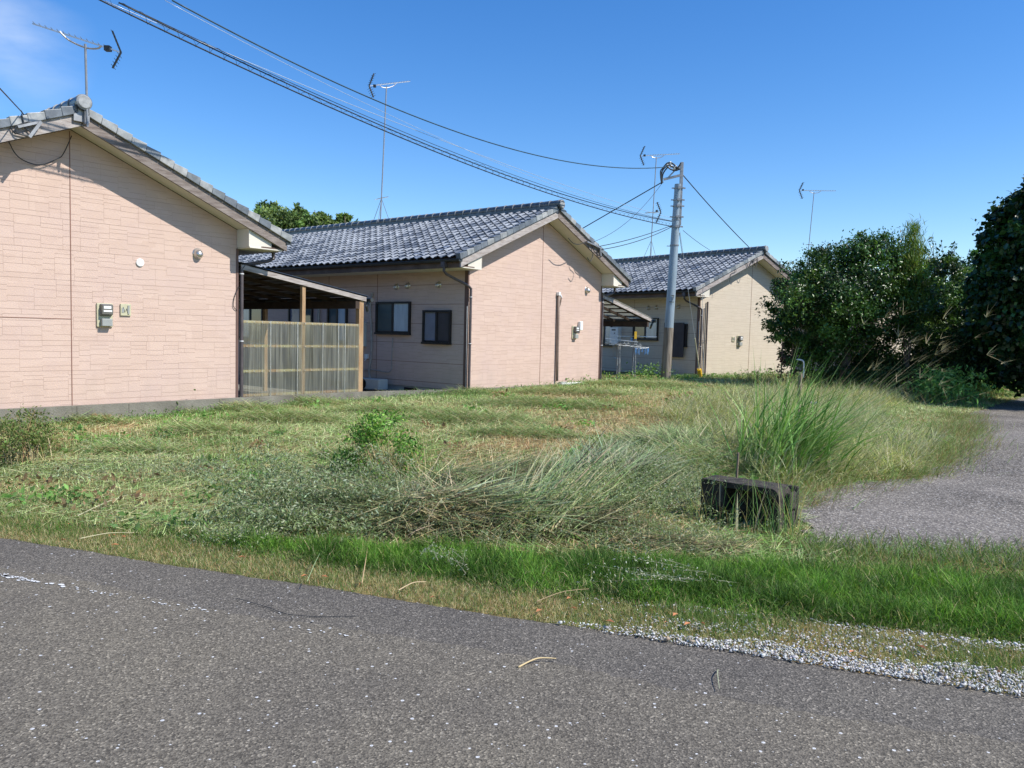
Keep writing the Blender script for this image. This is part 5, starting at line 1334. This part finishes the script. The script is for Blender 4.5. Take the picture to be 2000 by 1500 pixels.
# 7. tall grass clump and tangled grass on the lane side
def tall():
    p0 = Vector((3.0, 8.8, 0)); n = 560
    P = np.column_stack([rng.normal(p0.x, .22, n), rng.normal(p0.y, .22, n), np.full(n, .0)])
    az = rng.normal(.3, .95, n); L_ = rng.uniform(.45, 1.65, n) ; w = rng.uniform(.009, .024, n)
    g = pick([(.15, .31, .06), (.22, .40, .10), (.10, .22, .04), (.34, .48, .18)], n, .2)
    b = [blades(P, az, L_, w, rng.uniform(.02, .6, n), rng.uniform(.2, 2.2, n), g, 6)]
    n = 500; P = np.column_stack([rng.normal(p0.x + .1, .35, n), rng.normal(p0.y, .3, n), np.full(n, .0)])
    b.append(blades(P, rng.normal(.1, .8, n), rng.uniform(.4, 1.0, n), rng.uniform(.005, .01, n), rng.uniform(.3, .9, n), rng.uniform(.3, 1.3, n), pick([(.3, .33, .15), (.4, .36, .2), (.2, .25, .1)], n, .2), 5))
    n = 130; P = np.column_stack([rng.normal(p0.x, .2, n), rng.normal(p0.y, .2, n), np.full(n, .0)])
    b.append(blades(P, rng.normal(.0, .25, n), rng.uniform(1.2, 2.1, n), rng.uniform(.006, .013, n), rng.uniform(.6, 1.1, n), rng.uniform(.2, .7, n), pick([(.14, .28, .06), (.2, .36, .1), (.33, .38, .18)], n, .2), 7))
    t = thing('grass_clump', 'tall clump of bright green reed grass leaning right beside the lane', 'grass clump', p0)
    q = emit('blades', b, M['grass'], t); q.location = -p0
    # flowering culms
    n = 38; P = np.column_stack([rng.normal(p0.x + .1, .3, n), rng.normal(p0.y, .3, n), np.full(n, .1)])
    A = rng.normal(.08, .22, n); LN = rng.uniform(1.4, 2.3, n); T0 = rng.uniform(.55, .95, n); BD = rng.uniform(.1, .55, n)
    cu = [blades(P, A, LN, .005, T0, BD, pick([(.28, .34, .14), (.45, .38, .22)], n, .15), 6)]
    pos = P.copy()
    for k in range(6):
        th = T0 + BD * k / 6; pos = pos + np.stack([np.sin(th) * np.cos(A), np.sin(th) * np.sin(A), np.cos(th)], 1) * (LN / 6)[:, None]
    for k in range(7):
        cu.append(blades(pos, A + rng.normal(0, .6, n), rng.uniform(.10, .24, n), .005, T0 + BD + rng.normal(0, .35, n), rng.uniform(0, .7, n), pick([(.30, .26, .13), (.40, .35, .2), (.22, .2, .09)], n, .15), 4))
    q = emit('seed_heads', cu, M['stem'], t); q.location = -p0
tall()
def tangle():
    n = 34000; k = n * 3
    x = rng.uniform(2.6, 12, k); y = rng.uniform(8.0, 20, k); d = -lane_d(x, y)
    wid = np.interp(y, [8, 10, 13, 17, 20], [1.7, 2.4, 3.0, 2.4, 1.2])
    d = d - .2 - 1.3 * sstep(10.5, 15, y); ok = (d > -.1 + .25 * wav(x, y, 2.2, 5)) & (d < wid) & (rng.random(k) < (9 / np.maximum(y, 9)) ** .8); x, y, d, wid = [v[ok][:n] for v in (x, y, d, wid)]; n = len(x)
    prof = np.clip(d / 1.3 + .05, 0.03, 1) * np.clip((wid - d) / .7, 0.05, 1); H = (.10 + .40 * prof) * np.interp(y, [8, 10, 13, 17, 20], [.5, .75, 1.0, .85, .6]) * (1 + .35 * wav(x, y, 2.3, 3))
    P = np.column_stack([x, y, hgt(x, y) + H * rng.random(n) ** .8])
    low = sstep(.5, .0, (P[:, 2] / np.maximum(H, .05)) )
    c = np.where((rng.random(n) < .55)[:, None], pick([(.52, .52, .28), (.60, .57, .35), (.45, .48, .22)], n, .15), pick([(.28, .38, .12), (.28, .37, .14), (.16, .26, .07)], n, .2))
    warm = sstep(-.1, .5, wav(x, y, 1.0, 5)); c = c * (1 + .15 * warm[:, None] * np.array([1.0, .6, .1]))
    a = blades(P, rng.choice([0, 0, math.pi], n) + rng.normal(0, .9, n) + 1.5 * wav(x, y, 3.1, 2), rng.uniform(.12, .5, n), rng.uniform(.005, .011, n), rng.uniform(.5, 1.75, n), rng.uniform(-.4, 1.2, n), c * rng.choice([.45, .8, 1.1, 1.35], n)[:, None], 4)
    m = 7000; i = rng.integers(0, n, m)
    Q = P[i] * 1; Q[:, 2] = hgt(Q[:, 0], Q[:, 1]) + H[i] * .7
    b = blades(Q, rng.normal(.0, 1.2, m), rng.uniform(.15, .45, m), .007, rng.uniform(.1, 1.2, m), rng.uniform(.2, 1.2, m), pick([(.55, .5, .32), (.6, .55, .4), (.42, .36, .2)], m, .12), 3)
    tag(emit('tangled_grass', [a, b], M['grass']), 'pale tangled mass of uncut grass between the lot and the lane', 'grass', kind='stuff')
    # low leafy edge weeds creeping on to the lane
    k = 16000; s = rng.random(k); yy = 7.0 + s * 10; xx = np.interp(yy, [p[1] for p in LB], [p[0] for p in LB]) + rng.normal(-.1, .28, k); ok = wav(xx, yy, 2.5, 4) + rng.normal(0, .4, k) > -.1
    P = np.column_stack([xx, yy, np.full(k, .01)])[ok]; n = len(P)
    e = blades(P, rng.normal(-.2, 1.3, n), rng.uniform(.08, .3, n), rng.uniform(.004, .008, n), rng.uniform(.4, 1.4, n), rng.uniform(0, .9, n), pick([(.16, .26, .07), (.25, .33, .12), (.36, .3, .15), (.28, .19, .1)], n, .2), 3)
    k = 17000; s = rng.random(k); x = 2.1 + s * 6.5; y = 5.45 - .12 * s + rng.normal(0, .26, k) - .5 * s
    P = np.column_stack([x, y, np.full(k, .012)]); 
    f = blades(P, rng.uniform(0, 6.28, k), rng.uniform(.05, .16, k), rng.uniform(.004, .008, k), rng.uniform(.2, 1.2, k), rng.uniform(0, 1.0, k), pick(G_MID + [(.18, .32, .09), (.36, .3, .17)], k, .2), 3)
    tag(emit('lane_edge_grass', [e, f], M['grass']), 'sparse creeping grass along the edges of the lane asphalt', 'grass', kind='stuff')
tangle()
def weeds_right():
    for (px, py, h, w, n, lab) in ((1912, 768, 2.35, .5, 1500, 'tall light green weed with whorled leaves where the lane bends'), (1965, 772, 1.5, 1.1, 2200, 'broad low weed patch right of the tall weed at the lane bend'), (1880, 775, 1.35, .9, 2200, 'feathery green weed patch left of the tall weed at the lane bend'), (1840, 790, 1.0, .8, 1200, 'low weeds at the far end of the tangled grass')):
        p = atZ(px, py, .02); t = thing('weed_plant', lab, 'weed', (p.x, p.y, 0)); k = int(7 + 14 * w)
        P = np.column_stack([rng.normal(p.x, w * .5, k), rng.normal(p.y, w * .5, k), np.zeros(k)]); hs = h * rng.uniform(.5, 1, k)
        q = emit('stems', [blades(P, rng.uniform(0, 6.28, k), hs, .02, rng.uniform(0, .2, k), .15, pick([(.2, .3, .12)], k), 4, False)], M['stem'], t); q.location = (-p.x, -p.y, 0)
        i = rng.integers(0, k, n); f = rng.random(n) ** .7; sp = .17 + .12 * (1 - f)
        Q = np.column_stack([P[i, 0] + rng.normal(0, 1, n) * sp, P[i, 1] + rng.normal(0, 1, n) * sp, hs[i] * f + .05])
        q = emit('leaves', [leaves(Q, rng.uniform(.09, .18, n), pick([(.17, .34, .07), (.25, .44, .12), (.11, .24, .05)], n, .2), C(.3, -.3, .7), .32)], M['softleaf'], t); q.location = (-p.x, -p.y, 0)
weeds_right()

# ------------------------------------------------------------------ trees
def crown(blobs, nleaf, lsz, cols, aspect=.5, sub=55, csize=.2, nb=(.45, -.15, .8), inner=.35, mt='leaf', parent=None, droop=.2, dark=None):
    """blobs: (px,py,rx,ry,depthY[,depth radius]); leaves gather in twig clusters over each blob's shell"""
    prt = []; vol = sum(b[2] * b[3] for b in blobs)
    for bl in blobs:
        px, py, rx, ry, Y = bl[:5]; c = atY(px, py, Y); k = Y / FPX; R_ = np.array([rx * k, (bl[5] if len(bl) > 5 else rx * k), ry * k])
        n = int(nleaf * rx * ry / vol); m = max(8, int(sub * (rx * ry) / 6400 + 8))
        d = rng.normal(size=(m, 3)); d /= np.linalg.norm(d, axis=1, keepdims=True)
        rad = 1 - inner * rng.random(m) ** 1.6; rad *= 1 + .09 * np.clip(rng.normal(size=m), -2, 1.3)
        spur = rng.random(m) < .16; rad = np.where(spur, rng.uniform(1.02, 1.22, m), rad)
        cc = np.array(c) + d * R_ * rad[:, None]
        i = rng.integers(0, m, n); s = csize * (R_.mean()) * rng.uniform(.6, 1.4, m) * np.where(spur, .5, 1)
        P = cc[i] + np.clip(rng.normal(size=(n, 3)), -1.5, 1.5) * s[i][:, None] * np.array([1, 1, .7])
        P[:, 2] = np.maximum(P[:, 2], .3)
        nr = d[i] * .7 + np.array(nb); ct = pick(cols, m, .22) * rng.uniform(.6, 1.45, (m, 1))
        col = ct[i] * rng.uniform(.75, 1.3, (n, 1))
        prt.append(leaves(P, rng.uniform(lsz * .6, lsz * 1.35, n), col, nr, aspect, .7, droop))
    return prt
def tree(name, label, base, trunkpts, blobs, nleaf, lsz, cols, cat='tree', tr=.13, limbs=6, group=None, **kw):
    t = thing(name, label, cat, base, 0, group)
    def tk(b):
        pts = [Vector(p) - Vector(base) for p in trunkpts]; b.tube(pts, [tr * (1 - .6 * k / (len(pts) - 1)) for k in range(len(pts))], 9)
        for k in range(limbs):
            bl = blobs[k % len(blobs)]; e = atY(bl[0], bl[1], bl[4]) - Vector(base) + Vector((rnd.uniform(-.4, .4), rnd.uniform(-.4, .4), rnd.uniform(-.2, .5)))
            s = pts[-1] * rnd.uniform(.45, .9) if len(pts) > 1 else pts[0]
            mid = s.lerp(e, .5) + Vector((rnd.uniform(-.15, .15), rnd.uniform(-.15, .15), .12)); b.tube([s, mid, e], [tr * .45, tr * .28, tr * .1], 6)
    part('trunk', t, M['bark'], tk, smooth=True)
    q = emit('crown', crown(blobs, nleaf, lsz, cols, **kw), M[kw.get('mt', 'leaf')], t); q.location = -Vector(base)
    return t
DK = [(.036, .088, .018), (.055, .125, .024), (.025, .058, .013), (.10, .19, .035)]
tb_ = atZ(1640, 742, .24); ty = 23.0
B = Vector((atY(1650, 700, ty).x, ty, .2))
tree('broadleaf_tree', 'dense glossy dark green broadleaf tree in front of the cream gable', B, [B, B + Vector((.05, 0, .9)), B + Vector((0, .1, 2.2)), B + Vector((.1, 0, 3.4))], [
    (1700, 545, 95, 80, ty), (1640, 570, 95, 85, ty - .3), (1580, 600, 72, 70, ty - .5), (1560, 560, 45, 40, ty), (1690, 495, 45, 42, ty), (1740, 530, 50, 55, ty),
    (1535, 650, 34, 45, ty - .5), (1560, 690, 42, 30, ty - .3), (1620, 650, 70, 52, ty), (1700, 640, 80, 48, ty + .2), (1760, 600, 60, 60, ty - .4), (1507, 634, 14, 7, ty - .4), (1530, 600, 26, 26, ty - .4)],
    70000, .09, DK, tr=.16, limbs=10, sub=60, inner=.5)
B = Vector((atY(1850, 700, ty + 1).x, ty + 1, .15))
tree('broadleaf_tree', 'smaller dark tree right of the dense broadleaf tree, with upright shoots on top', B, [B, B + Vector((0, 0, 1)), B + Vector((.1, 0, 2.6))], [
    (1830, 590, 50, 60, ty + 1), (1880, 620, 50, 60, ty + .8), (1850, 545, 38, 42, ty + 1.3), (1810, 640, 50, 45, ty + .8), (1905, 560, 30, 38, ty + 2), (1870, 680, 60, 30, ty + .6), (1800, 690, 30, 24, ty)],
    36000, .09, DK + [(.10, .19, .04)], tr=.13, limbs=7, sub=60, inner=.5)
# upright shoots with spaced leaves
def shoots():
    t = thing('young_shoots', 'open leafy shoots rising against the sky beside the feathery bamboo', 'shoots', atY(1850, 560, ty + 1.2)); o = t.location.copy()
    b = MB(); Q = []
    for (x0, y0, x1, y1) in ((1830, 545, 1822, 462), (1838, 540, 1812, 468), (1845, 545, 1850, 500), (1850, 530, 1865, 478), (1845, 540, 1838, 470), (1855, 530, 1852, 488), (1838, 535, 1828, 480), (1850, 520, 1845, 505), (1860, 510, 1866, 474)):
        p, q = atY(x0, y0, ty + 1.2), atY(x1, y1, ty + 1.2 + rnd.uniform(-.3, .3)); b.tube([p - o, (p + q) / 2 - o + Vector((rnd.uniform(-.05, .05), 0, 0)), q - o], [.014, .01, .004], 5)
        for k in range(16): f = .25 + .75 * k / 15; Q.append(tuple(p.lerp(q, f) + Vector((rnd.uniform(-.06, .06), rnd.uniform(-.06, .06), 0))))
    b.build('stems', M['bark'], t); Q = np.array(Q)
    q = emit('leaves', [leaves(Q, rng.uniform(.09, .16, len(Q)), pick([(.04, .1, .035), (.06, .13, .04)], len(Q), .2), C(0, -.3, .6), .5)], M['leaf'], t); q.location = -o
shoots()
# feathery bamboo plume
def plume():
    Y = ty - .8; p0 = atY(1778, 640, Y); t = thing('bamboo', 'feathery yellow-green bamboo plume rising out of the broadleaf tree', 'bamboo', (p0.x, p0.y, .2)); o = Vector((p0.x, p0.y, .2))
    part('stem', t, M['bark'], lambda b: [b.tube([(0.02 * k, .05 * k, 0), tuple(atY(x, y, Y) - o)], [.02, .008], 6) for k, (x, y) in enumerate(((1785, 455), (1768, 475), (1795, 490), (1758, 520)))])
    Q = []; n = 5200
    cx = [(1785, 452, 12, 16), (1782, 480, 20, 26), (1778, 515, 25, 30), (1785, 550, 26, 34), (1765, 575, 28, 34), (1790, 600, 24, 30)]
    wsum = sum(a[2] * a[3] for a in cx)
    for (px, py, rx, ry) in cx:
        m = int(n * rx * ry / wsum); c = atY(px, py, Y); k = Y / FPX; Q.append(np.array(c) + rng.normal(size=(m, 3)) * np.array([rx * k, rx * k, ry * k]) * .55)
    Q = np.concatenate(Q); n = len(Q)
    bl = blades(Q, rng.uniform(0, 6.28, n), rng.uniform(.14, .3, n), .018, rng.uniform(.0, .9, n), rng.uniform(.3, 1.4, n), pick([(.12, .22, .04), (.17, .27, .05), (.08, .16, .03), (.24, .27, .08)], n, .2), 3, False)
    q = emit('leaves', [bl], M['grass'], t); q.location = -o
plume()
# hanging vine stems with dark red leaves at the tree's left
for k, (px, yt, yb, lab) in enumerate(((1526, 690, 738, 'dead stem hung with dark red leaves, leftmost under the tree'), (1546, 690, 732, 'thin dead stem with few dark red leaves, second under the tree'), (1552, 695, 730, 'bare thin stem right behind the two leafy dead stems'))):
    p, q = atY(px + 2, yt, ty - .6), atY(px - 1, yb, ty - .6); t = thing('dead_stem', lab, 'dead stem', (q.x, q.y, .2)); o = Vector((q.x, q.y, .2))
    part('stem', t, M['bark'], lambda b: b.tube([Vector((0, 0, -.02)), (p + q) / 2 - o, p - o + Vector((0, 0, .3))], .016, 6))
    n = (110, 50, 12)[k]; f = rng.random(n)[:, None]; Q = np.array(q) * (1 - f) + np.array(p) * f + rng.normal(0, .05, (n, 3))
    u = emit('leaves', [leaves(Q, rng.uniform(.05, .11, n), pick([(.09, .025, .03), (.12, .04, .04), (.06, .03, .025)], n, .2), C(0, -.5, .3), .7)], M['leaf'], t); u.location = -o
# vine-covered big tree on the right
vy = 20.0
B = Vector((atY(2130, 700, vy).x, vy + .5, 0))
tree('vine_covered_tree', 'tall dark tree smothered in vines filling the right edge', B, [B, B + Vector((0, 0, 2)), B + Vector((.2, 0, 4.5))], [
    (2084, 560, 130, 190, vy, 1.9), (2104, 430, 105, 105, vy + .3, 1.5), (2004, 560, 72, 130, vy + .5, 1.2), (1989, 480, 52, 80, vy + .6, .9), (2054, 400, 60, 60, vy, 1), (1974, 640, 62, 90, vy + 1.2, 1.0), (2034, 690, 100, 70, vy + .8, 1.2), (2164, 640, 100, 150, vy, 1.6), (2024, 440, 55, 60, vy + .3, .9)],
    95000, .14, [(.022, .06, .016), (.03, .08, .02), (.017, .042, .012)], tr=.3, limbs=9, sub=110, aspect=.85, inner=.35, csize=.14, droop=.6)
B = atY(1915, 700, 30); B.z = .1
tree('background_tree', 'rounded green tree behind the gap left of the vine-covered tree', B, [B, B + Vector((0, 0, 3.5))], [(1912, 556, 52, 56, 30), (1880, 590, 48, 50, 29.5), (1950, 590, 60, 70, 30), (1925, 640, 70, 60, 29)], 26000, .13, [(.05, .12, .025), (.08, .18, .04), (.04, .09, .02)], tr=.15, limbs=4, inner=.4)
# dark underwood beneath the trees
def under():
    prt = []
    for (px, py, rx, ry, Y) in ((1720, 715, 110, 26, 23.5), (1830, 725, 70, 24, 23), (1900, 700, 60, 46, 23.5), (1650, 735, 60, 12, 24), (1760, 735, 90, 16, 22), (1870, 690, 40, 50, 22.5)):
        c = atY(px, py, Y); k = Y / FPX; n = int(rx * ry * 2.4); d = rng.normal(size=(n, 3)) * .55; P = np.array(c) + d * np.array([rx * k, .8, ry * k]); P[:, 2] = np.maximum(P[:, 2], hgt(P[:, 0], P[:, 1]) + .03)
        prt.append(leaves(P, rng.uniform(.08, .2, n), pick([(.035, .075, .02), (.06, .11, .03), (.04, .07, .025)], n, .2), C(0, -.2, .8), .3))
    n = 5000; x0, x1 = atZ(1560, 742, .2).x, 15.2; x = rng.uniform(7.0, 14.5, n); y = 19.0 + rng.random(n) * 6; ok = lane_d(x, y) < -.3; x, y = x[ok], y[ok]; n = len(x)
    P = np.column_stack([x, y, hgt(x, y)])
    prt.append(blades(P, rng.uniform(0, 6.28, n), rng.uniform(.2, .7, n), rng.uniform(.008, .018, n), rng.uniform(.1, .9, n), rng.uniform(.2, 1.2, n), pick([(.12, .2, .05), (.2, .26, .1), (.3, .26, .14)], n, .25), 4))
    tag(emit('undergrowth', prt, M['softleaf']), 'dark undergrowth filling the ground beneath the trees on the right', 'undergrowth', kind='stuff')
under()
# trees far behind the middle roof
FG = [(.12, .2, .055), (.16, .25, .07), (.09, .15, .045), (.2, .27, .09)]
fy = 42
for (lab, blobs, n) in (('clipped-looking green treetop just right of the near roof slope', [(545, 440, 52, 32, fy), (520, 425, 26, 26, fy), (575, 430, 30, 22, fy), (500, 420, 12, 12, fy)], 9000), ('green treetop with a pointed tip, second from the left behind the middle roof', [(615, 445, 36, 26, fy), (588, 418, 10, 16, fy), (594, 432, 16, 18, fy), (578, 408, 6, 8, fy)], 5000), ('yellowish small treetop, third from the left behind the middle roof', [(632, 440, 22, 20, fy), (627, 426, 9, 9, fy), (650, 446, 20, 12, fy)], 2600), ('last dark treetop peeping over the middle ridge, nearest its antenna', [(673, 436, 14, 16, fy), (668, 424, 6, 8, fy), (688, 442, 14, 9, fy)], 2000)):
    B = atY(blobs[0][0], 640, fy); B.z = 0
    tree('distant_tree', lab, B, [B, B + Vector((0, 0, 3.5)), B + Vector((0, 0, 5.4))], blobs, n, .17, FG, tr=.2, limbs=3, inner=.6, group='treetops behind the middle roof', mt='softleaf', csize=.2, sub=200)

# ------------------------------------------------------------------ old concrete channel block, stakes, litter
def block():
    c = atZ(1367, 1014); e = atZ(1518, 1042); d = (e - c); d.z = 0; Ln = d.length; rz = math.atan2(d.y, d.x)
    t = thing('concrete_channel', 'dark mossy concrete channel block standing on edge beside the lane', 'concrete block', (c.x, c.y, 0), rz)
    H_, D_, w = .345, .26, .045
    def u(b):
        # U-shaped opening facing the viewer: outer rounded slab ring with a recessed back
        n = 6; Rr = .07; outer = [(0, 0), (0, H_)]
        for k in range(n + 1): a = math.pi / 2 * (1 - k / n); outer.append((Ln - Rr + Rr * math.cos(a), H_ - Rr + Rr * math.sin(a)))
        outer += [(Ln, 0)]
        inn = [(.20, 0), (.20, H_ - w)]; ri = .045
        for k in range(n + 1): a = math.pi / 2 * (1 - k / n); inn.append((Ln - w - ri + ri * math.cos(a), H_ - w - ri + ri * math.sin(a)))
        inn += [(Ln - w, 0)]
        y0, y1 = 0, D_
        N_ = len(outer); i = len(b.v)
        for y in (y0, y1): b.v += [(x, y, z) for x, z in outer]
        for y in (y0, y1 - .05): b.v += [(x, y, z) for x, z in inn]
        for k in range(N_ - 1):
            b.f.append((i + k, i + k + 1, i + N_ + k + 1, i + N_ + k)); b.m.append(0)
            b.f.append((i + 2 * N_ + k + 1, i + 2 * N_ + k, i + 3 * N_ + k, i + 3 * N_ + k + 1)); b.m.append(0)
            b.f.append((i + k, i + 2 * N_ + k, i + 2 * N_ + k + 1, i + k + 1)); b.m.append(0)
        b.f.append(tuple(i + 3 * N_ + k for k in range(N_))); b.m.append(0)
        b.f.append(tuple(i + N_ + k for k in reversed(range(N_)))); b.m.append(0)
    o = part('front_channel', t, M['mossconc'], u)
    def u2(b):
        b.box(.18, Ln + .045, D_ + .012, D_ + .06, 0, H_ * .99); b.box(Ln + .006, Ln + .04, .14, D_ + .01, .02, .15); b.box(Ln + .006, Ln + .045, .13, D_ + .01, .16, H_ - .04)
    part('rear_slab', t, M['mossconc'], u2, bevel=.02)
    # drips of lime
    part('lime_streak', o, M['concrete'], lambda b: b.box(.165, .18, -.006, -.001, .14, H_ - .02))
    # stems growing in front of it
    n = 130; P = np.column_stack([rng.uniform(c.x - .1, e.x + .1, n), rng.uniform(e.y - .1, c.y - .05, n), np.full(n, .0)])
    P[:, 1] = np.interp(P[:, 0], [c.x, e.x], [c.y, e.y]) - rng.uniform(.03, .25, n)
    g = emit('grass_tuft', [blades(P, rng.uniform(0, 6.28, n), rng.uniform(.15, .75, n), rng.uniform(.004, .009, n), rng.uniform(0, .5, n), rng.uniform(0, 1.1, n), pick([(.16, .28, .08), (.24, .34, .14), (.42, .36, .22)], n, .2), 5)], M['grass'])
    tag(g, 'thin grass stems growing up in front of the concrete channel block', 'grass tuft')
    p = atZ(1432, 1035); q = emit('grass_stalk', [blades(np.array([[p.x, p.y - .1, 0.]]), 1.6, .32, .022, 0.05, .1, np.array([[.55, .52, .3]]), 4, False, 0.0)], M['hay']); tag(q, 'single pale blade standing in front of the concrete channel block', 'grass blade')
block()
def stake(px, yb, yt, Y, w, lab, mt, name='stake', cat='stake'):
    p, q = atY(px, yb, Y), atY(px, yt, Y); g = float(hgt(p.x, p.y)); t = MB(); t.tube([(0, 0, min(0, 0)), (0.01, 0, (q.z - g) * .97), (.01, 0, q.z - g)], [w, w, w * .6], 8)
    o = t.build(name, M[mt], smooth=False); o.location = (p.x, p.y, g); tag(o, lab, cat)
stake(1557, 830, 727, 10.6, .028, 'weathered brown wooden stake, taller of the two in the tall grass', 'stake')
stake(1530, 840, 757, 10.2, .018, 'dark grey stake, shorter of the two in the tall grass', 'mossconc')
stake(1437, 950, 883, 7.3, .011, 'thin rusty brown rod standing behind the concrete channel block', 'stake', 'rod', 'rod')
def hook():
    Y = 22.0; t = MB(); p = atY(1569, 738, Y); t.tube(curve([p, atY(1570, 712, Y), atY(1567, 704, Y), atY(1556, 702, Y)], 5), [.022] * 16, 8); o = t.build('bent_pipe', M['white'], smooth=True)
    tag(o, 'white bent pipe end poking up before the broadleaf tree', 'pipe')
hook()
for (px, py, z, s, lab, mt) in ((1481, 846, .12, .075, 'crumpled white plastic scrap left of the tall grass clump', 'white'), (1514, 868, .1, .04, 'small white scrap at the root of the tall grass clump', 'white'), (1589, 789, .5, .06, 'white and orange scrap caught in the tangled grass', 'soffit'), (1585, 848, .22, .035, 'bluish white scrap deep in the tangled grass', 'white')):
    p = atZ(px, py, z); b = MB(); n = 5
    for iy in range(n):
        for ix in range(n): b.v.append((p.x + (ix / (n - 1) - .5) * s * 1.6 + rnd.uniform(-.01, .01), p.y + (iy / (n - 1) - .5) * s + rnd.uniform(-.01, .01), p.z + rnd.uniform(-.3, .5) * s + abs(ix - 2) * s * .2))
    for iy in range(n - 1):
        for ix in range(n - 1): q = iy * n + ix; b.f.append((q, q + 1, q + n + 1, q + n)); b.m.append(0)
    tag(b.build('plastic_scrap', M[mt]), lab, 'litter', 'scraps of litter in the tall grass')
